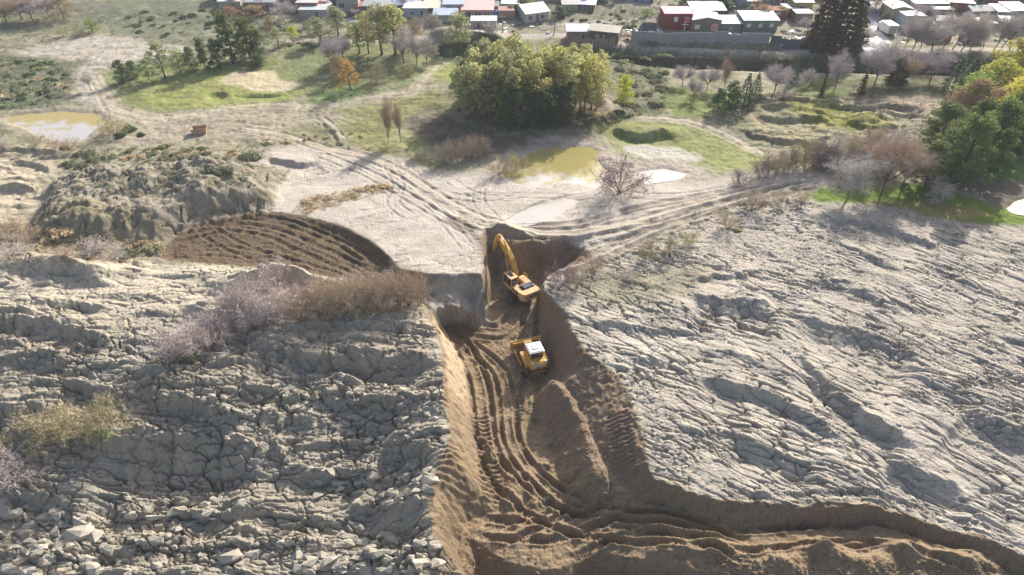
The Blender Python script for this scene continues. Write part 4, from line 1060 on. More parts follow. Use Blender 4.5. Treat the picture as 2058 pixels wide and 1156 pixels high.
# bushes
B = [
 ('purplebush', 1245, 387, 76, 108, 'large purple bare bush alone beside the yellow pond'),
 ('yellowbush', 1003, 352, 40, 46, 'ochre bush at the pond edge, left one'), ('yellowbush', 1036, 346, 40, 48, 'ochre bush at the pond edge, right one'),
 ('yellowbush', 1460, 462, 50, 42, 'ochre bush with a green skirt on the cracked clay'), ('yellowbush', 1386, 492, 38, 34, 'ochre bush left of the one with a green skirt'),
 ('yellowbush', 1345, 512, 42, 32, 'ochre bush beside the track ruts, third from the right'), ('yellowbush', 1299, 522, 42, 40, 'ochre bush above the pit, leftmost on the clay'),
 ('brownbush', 1512, 423, 44, 58, 'brown bare bush on the top edge of the clay'), ('brownbush', 1565, 408, 26, 26, 'small brown bush between two larger on the clay edge'), ('brownbush', 1610, 414, 38, 34, 'brown bush near the bright green grass'),
 ('purplebush', 1124, 580, 56, 62, 'purple bare bush on the lip right of the excavator'), ('brownbush', 1160, 578, 50, 50, 'pinkish-brown bush behind the purple one at the lip'), ('brownbush', 1195, 548, 38, 44, 'low brown bush beside the ruts above the lip'),
 ('purplebush', 1486, 370, 36, 40, 'small dark bush at the left of the track hedge'),
 ('yellowbush', 230, 272, 40, 58, 'tan round bush beside the left pond'), ('brownbush', 72, 294, 26, 30, 'brown bush on the near shore of the left pond'), ('brownbush', 112, 300, 32, 40, 'brown bush, second on the near shore of the left pond'), ('brownbush', 140, 302, 26, 34, 'brown bush, third on the near shore of the left pond'), ('greybush', 8, 300, 30, 40, 'grey bush at the left edge below the pond'),
 ('yellowbush', 112, 890, 72, 84, 'large straw-coloured bush, left one in the foreground'), ('yellowbush', 165, 880, 74, 88, 'large straw-coloured bush in the foreground, middle one'), ('yellowbush', 222, 862, 64, 80, 'large straw-coloured bush, right one in the foreground'),
 ('pinkbush', 30, 972, 56, 90, 'pinkish bare bush at the left edge of the foreground'), ('yellowbush', 6, 912, 36, 44, 'mustard-yellow bush cut off by the left edge'),
 ('pinkbush', 1262, 560, 22, 30, 'tiny pinkish bush on the clay right of the pit'),
 ('brownbush', 20, 470, 36, 60, 'russet bush at the left edge below the long mound'), ('brownbush', 60, 486, 30, 60, 'russet bush, second from the edge below the mound'), ('pinkbush', 195, 508, 30, 60, 'pinkish bush in the hollow below the mound'), ('pinkbush', 230, 520, 26, 50, 'pale bush beside the scraped earth'), ('pinkbush', 20, 520, 34, 60, 'pink-grey bush on the left edge above the cracked clay'), ('brownbush', 130, 520, 26, 44, 'brown bush in the hollow below the mound'),
]
for t in B:
    tree(t[0], t[1], t[2], t[3], t[4], t[5], 'bush')
for i in range(7):
    tree('brownbush', 892 + i * 14, 326 - i * 2 + random.uniform(-3, 3), 46 + random.uniform(-6, 6), 34, 'brown bare bush in the row left of the pond, %s from its left end' % ordi(i), 'bush', 'bush row left of the pond')
for i in range(9):
    tree(random.choice(['brownbush', 'purplebush', 'yellowbush']), 1528 + i * 15 + random.uniform(-3, 3), 356 - i * 3.5 + random.uniform(-3, 3), 56 + random.uniform(-8, 10), 44, 'bare bush in the hedge beside the dirt track, %s from its left end' % ordi(i), 'bush', 'hedge beside the dirt track')
for i in range(9):
    tree(random.choice(['brownbush', 'greybush', 'purplebush']), 1650 + i * 17 + random.uniform(-4, 4), 342 - (i % 3) * 12 + random.uniform(-5, 5), 58 + random.uniform(-8, 14), 52, 'bare bush in the thicket before the pines, %s from its left end' % ordi(i), 'bush', 'thicket before the pines')
for i in range(13):
    tree('brownbush', 600 + i * 20 + random.uniform(-4, 4), 640 - i * 2.4 + random.uniform(-4, 4), 70 + random.uniform(-12, 12), 62, 'rust-brown bare bush in the hedge above the left clay, %s from its left end' % ordi(i), 'bush', 'brown hedge above the left clay')
for i in range(9):
    tree('brownbush' if i % 3 else 'pinkbush', 640 + i * 24 + random.uniform(-4, 4), 605 - i * 1.2 + random.uniform(-4, 4), 54 + random.uniform(-10, 10), 52, 'bare bush in the back row of the long hedge, %s from its left end' % ordi(i), 'bush', 'back row of the long hedge')
for i in range(10):
    f = i / 9
    tree('pinkbush', 350 + 230 * f + random.uniform(-12, 12), 724 - 96 * f + random.uniform(-6, 6), 46 + 22 * random.random(), 66, 'lilac-pink bare bush trailing down the clay, %s from its lower end' % ordi(i), 'bush', 'lilac bushes trailing down the clay')
for i in range(6):
    f = i / 5
    tree('pinkbush', 400 + 150 * f + random.uniform(-12, 12), 676 - 96 * f + random.uniform(-6, 6), 44 + 24 * random.random(), 62, 'lilac-pink bare bush in the upper strand on the clay, %s from its lower end' % ordi(i), 'bush', 'upper strand of lilac bushes')

# small trees standing between the houses
for xs, py, wh in (([660, 712, 752, 806, 862, 905, 948, 1022], 30, 'in the left half of the town'), ([1476, 1504, 1570, 1596], 34, 'above the teal roof'), ([1776, 1826, 1862, 1906, 1944, 1986, 2036], 44, 'in the upper right streets'), ([470, 520, 575, 615, 690, 820, 900, 1180, 1240], 10, 'along the top edge')):
    for i, px in enumerate(xs):
        tree(random.choice(['green', 'grey', 'greybare', 'purple', 'dark', 'rust']), px + random.uniform(-6, 6), py + random.uniform(-5, 8), random.uniform(14, 26), random.uniform(16, 30), 'small tree between the houses %s, %s from the left' % (wh, ordi(i)), 'tree', 'small trees between the houses')
# scrub: the ones that show are bushes of their own, the rest is cover
SH = [shrubmesh(200 + i, m_, 260) for i, m_ in enumerate((F_SCRUB, F_SCRUB, F_DRY, F_GREY, F_DARK))]
def scatter(poly, k, spx, kinds, what, group):
    xs = [p[0] for p in poly]; ys = [p[1] for p in poly]; got = []
    P = np.array(poly, float)
    while len(got) < k:
        x, y = random.uniform(min(xs), max(xs)), random.uniform(min(ys), max(ys))
        if inside(np.array([x]), np.array([y]), poly)[0]: got.append((x, y))
    got.sort()
    for i, (x, y) in enumerate(got):
        v = G(x, y); s = random.uniform(*spx) / ppm(v) / 2.2
        o = link('shrub', SH[random.choice(kinds)], None, v - Vector((0, 0, .05)), random.uniform(0, 6.28)); o.scale = (s * random.uniform(.9, 1.3), s, s * random.uniform(.8, 1.1))
        tag(o, what + ', %s counted from the left' % ordi(i), 'shrub', group)
scatter([(1215, 105), (1335, 122), (1340, 200), (1300, 235), (1250, 232), (1235, 150)], 46, (16, 30), (0, 0, 4, 3), 'rounded grey-green shrub right of the grove', 'shrubs right of the grove')
scatter([(-5, 118), (90, 120), (145, 150), (130, 195), (50, 218), (-5, 215)], 46, (14, 28), (0, 0, 4, 2, 3), 'dark shrub on the slope above the left pond', 'shrubs above the left pond')
scatter([(200, 30), (400, 15), (600, 60), (640, 100), (440, 98), (260, 66)], 48, (11, 22), (0, 3, 4, 0), 'low scrub bush on the upper left slope', 'scrub on the upper left slope')
scatter([(130, 305), (330, 296), (520, 304), (500, 350), (300, 350), (130, 345)], 60, (20, 40), (0, 0, 2, 0, 3), 'grey bush on top of the long mound', 'bushes on the long mound')
scatter([(20, 450), (180, 470), (330, 500), (200, 530), (60, 500), (-5, 480)], 46, (20, 38), (2, 0, 2, 0), 'straw-coloured bush in the hollow below the mound', 'bushes below the long mound')
scatter([(595, 418), (620, 398), (700, 385), (782, 368), (785, 378), (700, 398), (610, 430)], 34, (14, 20), (2,), 'tan grass tuft in the strip on the pale clay', 'tan grass strip on the pale clay')
scatter([(1130, 228), (1240, 226), (1245, 246), (1150, 250)], 12, (20, 30), (0, 2), 'greyish bush at the right foot of the grove', 'bushes at the right foot of the grove')
scatter([(1000, 20), (1250, 20), (1320, 60), (1240, 60), (1130, 40)], 30, (9, 16), (0, 4), 'dark shrub on the hillside between the houses', 'shrubs on the town hillside')
scatter([(400, 300), (700, 255), (760, 300), (560, 296)], 26, (9, 16), (0, 3, 2), 'small shrub on the bank behind the mound', 'shrubs on the bank behind the mound')
for (x, y, s, lb) in [(258, 262, 34, 'round dark green bush beside the tan bush'), (240, 274, 26, 'low dark green bush in front of the tan bush'), (282, 272, 20, 'small flat green bush right of the dark round one'), (127, 300, 24, 'dark bush on the near shore of the left pond'), (1478, 462, 26, 'green tuft at the foot of the ochre bush'), (375, 716, 50, 'mustard-green bush at the low end of the lilac bushes'), (205, 866, 50, 'mossy green bush under the straw-coloured one')]:
    v = G(x, y); o = link('shrub', SH[4 if 'dark' in lb else 3], None, v - Vector((0, 0, .05))); s = s / ppm(v) / 2.2; o.scale = (s, s, s); tag(o, lb, 'shrub')
def cover(name, polys, m, leaf=.13, hgt=.5):
    pts = []
    for poly, k, per in polys:
        xs = [p[0] for p in poly]; ys = [p[1] for p in poly]
        x = RNG.uniform(min(xs), max(xs), k * 3); y = RNG.uniform(min(ys), max(ys), k * 3)
        ok = inside(x, y, poly); x, y = x[ok][:k], y[ok][:k]
        for a, b in zip(x, y):
            v = G(a, b); r = random.uniform(.25, .6) * (1 + .004 * v.y)
            q = inball(per) * r; q[:, 2] = np.abs(q[:, 2]) * hgt * 1.6
            pts.append(q + np.array(v))
    o = link(name, quadmesh(name, np.concatenate(pts), leaf, m, .5)); o['kind'] = 'stuff'
    return o
cover('scrub', [([(-10, 20), (600, 20), (640, 110), (420, 98), (200, 70), (-10, 110)], 500, 14), ([(-10, 118), (110, 116), (160, 160), (120, 210), (-10, 225)], 160, 18),
 ([(1200, 100), (1340, 122), (1340, 230), (1240, 240)], 160, 18), ([(1150, 96), (1700, 112), (2058, 124), (2058, 134), (1700, 126), (1150, 104)], 260, 16), ([(1000, 0), (1330, 0), (1330, 60), (1000, 40)], 220, 14),
 ([(1640, 180), (2000, 180), (1860, 300), (1700, 200)], 120, 14), ([(120, 300), (530, 298), (515, 380), (120, 380)], 260, 16), ([(860, 240), (1240, 240), (1240, 262), (900, 290)], 120, 14)], F_SCRUB, .15)
cover('dry_grass', [([(0, 430), (330, 490), (330, 530), (0, 540)], 160, 16), ([(590, 425), (620, 396), (784, 366), (784, 380), (610, 434)], 140, 22), ([(600, 640), (860, 600), (860, 620), (610, 655)], 120, 16), ([(360, 300), (760, 240), (800, 320), (560, 300)], 120, 10), ([(1180, 540), (1420, 520), (1420, 590), (1200, 610)], 60, 8)], F_DRY, .1)

# ------------------------------------------------------------------ stones and clods
random.seed(55)
ROCKM = mat('clay_block', tuple(C(194, 185, 168)), .95, noise=.18, nscale=2.5, bump=.5, rnd=.12)
SOILM = mat('soil_clod', tuple(C(158, 134, 106)), .95, noise=.2, nscale=3, bump=.5, rnd=.15)
def rockmesh(seed, m, k=14, flat=.7):
    rng = np.random.default_rng(seed)
    bm = bmesh.new()
    for _ in range(k):
        d = rng.normal(size=3); d /= np.linalg.norm(d) ** 1.0
        d = np.sign(d) * np.abs(d) ** .75                    # boxier
        bm.verts.new((d[0] * rng.uniform(.8, 1.1), d[1] * rng.uniform(.6, .9), d[2] * flat))
    r = bmesh.ops.convex_hull(bm, input=bm.verts)
    bmesh.ops.delete(bm, geom=[e for e in r['geom_interior'] if isinstance(e, bmesh.types.BMVert)], context='VERTS')
    me = bpy.data.meshes.new('clay_block'); bm.to_mesh(me); bm.free(); me.materials.append(m); return me
ROCKS = [rockmesh(300 + i, ROCKM, 11 + i % 5, .5 + .06 * (i % 5)) for i in range(9)]
SOILS = [rockmesh(330 + i, SOILM, 11 + i % 4, .7) for i in range(5)]
ground, trench = STRUCT['ground'], STRUCT['trench']
ZR = [  # polygon, how many, size from, to (m)
 ([(0, 1030), (180, 1010), (560, 1060), (870, 1080), (960, 1156), (0, 1156)], 190, .3, 1.7),
 ([(0, 1000), (170, 1040), (190, 1156), (0, 1156)], 70, .5, 2.1),
 ([(560, 900), (868, 940), (868, 1010), (600, 1010)], 150, .3, 1.3),
 ([(540, 780), (700, 770), (880, 780), (880, 880), (640, 900)], 260, .2, 1.0),
 ([(260, 800), (540, 780), (560, 900), (300, 870)], 200, .2, .9),
 ([(370, 1010), (480, 990), (500, 1030), (390, 1040)], 8, 1.0, 1.6),
 ([(570, 1060), (870, 1080), (900, 1156), (560, 1156)], 100, .3, 1.5),
 ([(560, 720), (885, 735), (885, 790), (560, 780)], 120, .15, .5),
 ([(1260, 800), (1340, 820), (1400, 960), (1320, 940)], 120, .2, .6),
 ([(1400, 960), (1700, 960), (1950, 1030), (1700, 1000), (1450, 990)], 90, .15, .5),
 ([(1240, 740), (1330, 760), (1330, 830), (1270, 800)], 60, .2, .6),
 ([(240, 600), (420, 640), (400, 690), (240, 670)], 60, .2, .6),
 ([(1180, 600), (2058, 560), (2058, 1000), (1400, 940), (1250, 700)], 260, .12, .42),
 ([(0, 620), (540, 640), (540, 780), (0, 780)], 160, .12, .45),
]
allr = []
for poly, k, a, b in ZR:
    P_ = np.array(poly, float); lo, hi = P_.min(0), P_.max(0); c_ = 0
    while c_ < k:
        x, y = random.uniform(lo[0], hi[0]), random.uniform(lo[1], hi[1])
        if not inside(np.array([x]), np.array([y]), poly)[0]: continue
        c_ += 1
        v = G(x, y); s = a + (b - a) * random.random() ** 3.2
        allr.append((s * ppm(v), s, v))
allr.sort(key=lambda t: -t[0])
def rocktf(v, s):
    return Matrix.Translation(v + Vector((0, 0, s * .03))) @ Matrix.Rotation(random.gauss(0, .16), 4, 'X') @ Matrix.Rotation(random.gauss(0, .16), 4, 'Y') @ Matrix.Rotation(random.uniform(-.6, .6), 4, 'Z') @ Matrix.Diagonal((s * random.uniform(.5, .85), s * random.uniform(.4, .6), s * random.uniform(.4, .65), 1))
for _, s, v in allr[:295]:
    o = link('clay_block', random.choice(ROCKS), ground); o.matrix_local = rocktf(v, s)
def joined(name, items, meshes, m, parent):
    V, F, k = [], [], 0
    data = []
    for me in meshes:
        co = np.array([v.co[:] for v in me.vertices]); data.append((co, [tuple(p.vertices) for p in me.polygons]))
    for s, v in items:
        co, fs = random.choice(data); M = np.array(rocktf(v, s))
        V.append(co @ M[:3, :3].T + M[:3, 3]); F += [tuple(i + k for i in f) for f in fs]; k += len(co)
    me = bpy.data.meshes.new(name); me.from_pydata(np.concatenate(V).tolist(), [], F); me.materials.append(m)
    o = link(name, me, parent); o['kind'] = 'stuff'; return o
joined('clay_rubble', [(s, v) for _, s, v in allr[295:]] + [(random.uniform(.08, .2), G(x, y)) for x, y in zip(RNG.uniform(0, 880, 900), RNG.uniform(800, 1156, 900))], ROCKS, ROCKM, ground)
SP = [([(1420, 1110), (2058, 1130), (2058, 1156), (1400, 1156)], 420, .08, .45), ([(985, 470), (1160, 480), (1080, 560), (990, 560)], 200, .1, .5), ([(870, 1020), (960, 1080), (1080, 1120), (1080, 1156), (900, 1156)], 160, .08, .35),
      ([(960, 620), (1080, 620), (1090, 740), (1000, 900), (1100, 1000), (1300, 1070), (1000, 1080), (960, 800)], 520, .05, .26), ([(330, 520), (500, 440), (760, 500), (860, 600), (600, 560)], 160, .08, .35), ([(1100, 640), (1200, 760), (1290, 960), (1150, 900), (1110, 760)], 260, .06, .34), ([(850, 600), (960, 600), (960, 650), (880, 650)], 60, .1, .35), ([(1130, 800), (1180, 840), (1230, 985), (1180, 985), (1100, 900)], 260, .06, .3), ([(340, 500), (460, 440), (700, 470), (800, 560), (560, 545)], 300, .06, .3)]
it = []
for poly, k, a, b in SP:
    P_ = np.array(poly, float); lo, hi = P_.min(0), P_.max(0)
    x = RNG.uniform(lo[0], hi[0], k * 4); y = RNG.uniform(lo[1], hi[1], k * 4); ok = inside(x, y, poly)
    it += [(a + (b - a) * random.random() ** 2.2, G(p, q)) for p, q in list(zip(x[ok], y[ok]))[:k]]
joined('soil_clods', it, SOILS, SOILM, trench)

# ------------------------------------------------------------------ the machines
YEL = mat('machine_yellow', tuple(lin((224, 172, 82)) * .8), .55, noise=.28, nscale=2.2)
TAN = mat('faded_machine_yellow', tuple(lin((232, 186, 130)) * .8), .6, noise=.2, nscale=2.0)
STEEL = mat('track_steel', tuple(C(110, 104, 96)), .6, .3, noise=.3, nscale=4)
BLACK = mat('black_rubber', (.02, .022, .025), .5)
GLASS = mat('dark_glass', (.03, .045, .06), .08, 0, .9)
HOODM = mat('grey_hood', tuple(C(90, 98, 112)), .25, .2)
WHITE = mat('white_paint', (.8, .79, .76), .5)
BLUE = mat('blue_print', (.1, .25, .55), .5)
MUDDY = mat('muddy_steel', tuple(C(150, 118, 78)), .7, noise=.25, nscale=3)
CHROME = mat('polished_rod', (.7, .7, .7), .2, .9)

def text(body, size, m, parent, loc, rot, name='lettering'):
    cu = bpy.data.curves.new(name, 'FONT'); cu.body = body; cu.size = size; cu.extrude = .008; cu.align_x = 'CENTER'; cu.align_y = 'CENTER'; cu.offset = size * .03
    cu.materials.append(m)
    tmp = bpy.data.objects.new(name, cu); COL.objects.link(tmp)
    me = bpy.data.meshes.new_from_object(tmp.evaluated_get(bpy.context.evaluated_depsgraph_get())); bpy.data.objects.remove(tmp); me.name = name
    if not me.materials: me.materials.append(m)
    o = link(name, me, parent, loc); o.rotation_euler = rot; return o
def trackpart(root, x0, x1, L, hgt, name='track'):
    """a crawler: shoes round a frame of sprockets and rollers"""
    a = MB(); n_ = 46; r = hgt / 2; st = L - hgt; per = 2 * st + 2 * math.pi * r
    for i in range(n_):
        s = per * i / n_
        if s < st: p, an = (-st / 2 + s, hgt), 0
        elif s < st + math.pi * r: t = (s - st) / r; p, an = (st / 2 + r * math.sin(t), r + r * math.cos(t)), -t
        elif s < 2 * st + math.pi * r: p, an = (st / 2 - (s - st - math.pi * r), 0), math.pi
        else: t = (s - 2 * st - math.pi * r) / r; p, an = (-st / 2 - r * math.sin(t), r - r * math.cos(t)), math.pi - t
        M = Matrix.Translation((0, p[0], p[1])) @ Matrix.Rotation(an, 4, 'X')
        w = per / n_ * .46
        a.box(x0, x1, -w, w, -.05, 0, M); a.box(x0, x1, -w, -w + .03, 0, .05, M)
    o = link(name, a.mesh(name, STEEL), root)
    b = MB(); b.prism([(-st / 2, .22), (st / 2, .22), (st / 2, hgt - .22), (-st / 2, hgt - .22)], x0 + .12, x1 - .12)
    for yy in (-st / 2, st / 2): b.tube((x0 + .1, yy, r), (x1 - .1, yy, r), r - .1, None, 14)
    for k in range(6): b.tube((x0 + .1, -st / 2 + st * (k + .5) / 6, .18), (x1 - .1, -st / 2 + st * (k + .5) / 6, .18), .14, None, 8)
    link('track_frame', b.mesh('track_frame', MUDDY), o)
    return o
def beam(pts, widths, x, th, M=None):
    """a box beam through (y, z) points with given depths"""
    mb = MB(); up, dn = [], []
    for i, (p, w) in enumerate(zip(pts, widths)):
        a = Vector(pts[max(i - 1, 0)]); b = Vector(pts[min(i + 1, len(pts) - 1)]); d = (b - a).normalized(); nn = Vector((-d.y, d.x))
        up.append(tuple(Vector(p) + nn * w / 2)); dn.append(tuple(Vector(p) - nn * w / 2))
    k = len(pts)
    for sx in (x - th / 2, x + th / 2):
        mb.v += [(sx, q[0], q[1]) for q in up] + [(sx, q[0], q[1]) for q in dn]
    for i in range(k - 1):
        for f in ((i, i + 1, k + i + 1, k + i), (2 * k + i, 3 * k + i, 3 * k + i + 1, 2 * k + i + 1), (i, 2 * k + i, 2 * k + i + 1, i + 1), (k + i, k + i + 1, 3 * k + i + 1, 3 * k + i)):
            mb.f.append(f); mb.mi.append(0)
    for f in ((0, k, 3 * k, 2 * k), (k - 1, 3 * k - 1, 4 * k - 1, 2 * k - 1)):
        mb.f.append(f); mb.mi.append(0)
    return mb

def excavator():
    v = G(1047, 604)
    root = link('excavator', None, None, (v.x - .1, v.y + 1.1, v.z + .1), R(-3))
    tag(root, 'yellow tracked excavator digging in the pit, boom raised', 'excavator')
    for a, b in ((-1.62, -.98), (.98, 1.62)): trackpart(root, a, b, 4.6, .95)
    m = MB(); m.box(-1.0, 1.0, -.9, .9, .45, .85); m.tube((0, 0, .8), (0, 0, 1.12), .75, None, 20); link('undercarriage', m.mesh('undercarriage', MUDDY), root)
    yaw = R(36)
    def up(name, mb, ms, parent=None, smooth=False):
        o = link(name, mb.mesh(name, ms, smooth), parent or root)
        if parent is None: o.rotation_euler = (0, 0, yaw)
        return o
    # house: platform, engine cover, counterweight with a rounded back
    m = MB(); m.box(-1.4, 1.4, -1.75, 1.55, 1.12, 1.36); up('platform', m, STEEL)
    m = MB(); m.box(-1.4, -.55, -1.8, .1, 1.36, 2.16); m.box(.5, 1.4, -1.8, 1.3, 1.36, 2.1); m.box(-.55, .5, -1.8, -.5, 1.36, 2.2); m.box(.75, 1.38, 1.3, 1.55, 1.36, 1.75)
    body = up('body', m, TAN)
    m = MB(); m.box(-1.415, -1.40, -1.55, -.95, 1.55, 2.05); up('side_vent', m, BLACK, body)
    text('LC', .42, BLACK, body, (-1.412, -.45, 1.76), (R(90), 0, R(-90)), 'side_mark')
    m = MB(); prof = [(-1.45, -1.82), (1.45, -1.82), (1.45, -2.35), (1.25, -2.72), (.8, -2.92), (-.8, -2.92), (-1.25, -2.72), (-1.45, -2.35)]
    m.prism(prof, 1.2, 2.18, 'z'); m.prism([(x * .94, -1.84 + (y + 1.82) * .93) for x, y in prof], 2.18, 2.27, 'z')
    cw = up('counterweight', m, TAN)
    text('KOMATSU', .46, BLACK, cw, (0, -2.93, 1.72), (R(90), 0, 0))
    m = MB(); m.box(-.5, 1.05, -1.75, -.75, 2.2, 2.38); m.box(-.42, .97, -1.68, -.82, 2.38, 2.44); up('engine_hood', m, HOODM)
    m = MB(); m.box(-.66, 1.2, -1.95, -.6, 2.16, 2.23); up('hood_surround', m, BLACK)
    m = MB(); m.tube((1.1, -1.2, 2.1), (1.1, -1.2, 2.75), .07, None, 8); up('exhaust', m, BLACK)
    m = MB()
    for a, b in (((.6, .2, 2.1), (.6, .2, 2.6)), ((1.35, .2, 2.1), (1.35, .2, 2.6)), ((1.35, 1.25, 2.1), (1.35, 1.25, 2.6)), ((.6, .2, 2.6), (1.35, .2, 2.6)), ((1.35, .2, 2.6), (1.35, 1.25, 2.6))): m.tube(a, b, .025, None, 5)
    up('handrail', m, YEL)
    # cab on the left side
    m = MB(); m.box(-1.5, -.35, .0, 1.9, 1.36, 1.9); m.box(-1.5, -.35, .0, 1.9, 3.15, 3.27)
    for x in (-1.5, -.45):
        for y in (.0, .9, 1.8): m.box(x, x + .1, y, y + .1, 1.9, 3.15)
    cab = up('cab', m, TAN)
    for nm, bx in (('side_window', (-1.485, -1.46, .1, 1.8, 1.9, 3.15)), ('side_window', (-.40, -.375, .1, 1.8, 1.9, 3.15)), ('rear_window', (-1.4, -.45, .02, .04, 2.0, 3.08)), ('windscreen', (-1.4, -.45, 1.86, 1.88, 1.7, 3.15))):
        q = MB(); q.box(*bx); up(nm, q, GLASS, cab)
    q = MB(); q.box(-1.2, -.65, .5, 1.3, 3.27, 3.31); up('roof_hatch', q, GLASS, cab)
    q = MB(); q.tube((-1.45, 1.7, 1.9), (-1.7, 1.8, 2.1), .02, None, 4); q.box(-1.78, -1.66, 1.78, 1.82, 1.95, 2.35); up('mirror', q, BLACK)
    # boom, stick, bucket
    foot = (1.05, 1.75); peak = (5.55, 6.55); tip = (7.0, 3.3)
    bm_ = beam([foot, (1.55, 2.9), (2.55, 4.45), (3.4, 5.25), (4.4, 5.9), peak], [.5, .9, 1.15, 1.05, .8, .5], .15, .65)
    boom = up('boom', bm_, YEL)
    q = MB()
    for y_, z_ in ((2.95, 4.85), (2.2, 3.6), (4.9, 6.05)): q.tube((-.26, y_, z_), (.36, y_, z_), .12, None, 8)
    up('pivot_pin', q, BLACK, boom)
    st = beam([(5.05, 7.05), peak, (6.15, 5.4), tip], [.25, .62, .55, .32], .05, .42); up('stick', st, YEL)
    for x in (-.5, .6):
        q = MB(); q.tube((x, 1.5, 1.55), (x, 2.3, 3.2), .11, None, 8); q.tube((x, 2.3, 3.2), (x, 2.85, 4.5), .06, None, 6, m=1); up('lift_cylinder', q, [YEL, CHROME])
    q = MB(); q.tube((.05, 3.0, 5.5), (.05, 4.2, 6.6), .12, None, 8); q.tube((.05, 4.2, 6.6), (.05, 5.05, 7.05), .06, None, 6, m=1); up('stick_cylinder', q, [YEL, CHROME])
    q = MB(); q.tube((.05, 5.9, 6.5), (.05, 6.9, 5.0), .1, None, 8); q.tube((.05, 6.9, 5.0), (.05, 7.35, 4.1), .05, None, 6, m=1); up('bucket_cylinder', q, [YEL, CHROME])
    # bucket curled in: a shell with open mouth and teeth
    q = MB(); arc = [(7.1, 3.35), (7.55, 3.0), (7.75, 2.5), (7.6, 2.0), (7.2, 1.7), (6.7, 1.65)]; inn = [(7.0, 3.1), (7.4, 2.85), (7.55, 2.45), (7.42, 2.1), (7.1, 1.85), (6.7, 1.78)]
    q.prism(arc + inn[::-1], -.6, .7)
    for x in (-.62, .68): q.prism(arc, x, x + .04)
    bk = up('bucket', q, MUDDY)
    q = MB()
    for i in range(5):
        x = -.5 + i * .27; q.prism([(6.72, 1.64), (6.72, 1.79), (6.38, 1.72)], x, x + .13)
    up('tooth', q, CHROME, bk)
    q = MB(); q.tube((-.25, 7.0, 3.3), (.35, 7.0, 3.3), .14, None, 8); q.box(-.2, .3, 7.0, 7.4, 3.35, 4.1); up('linkage', q, STEEL)
    return root
excavator()

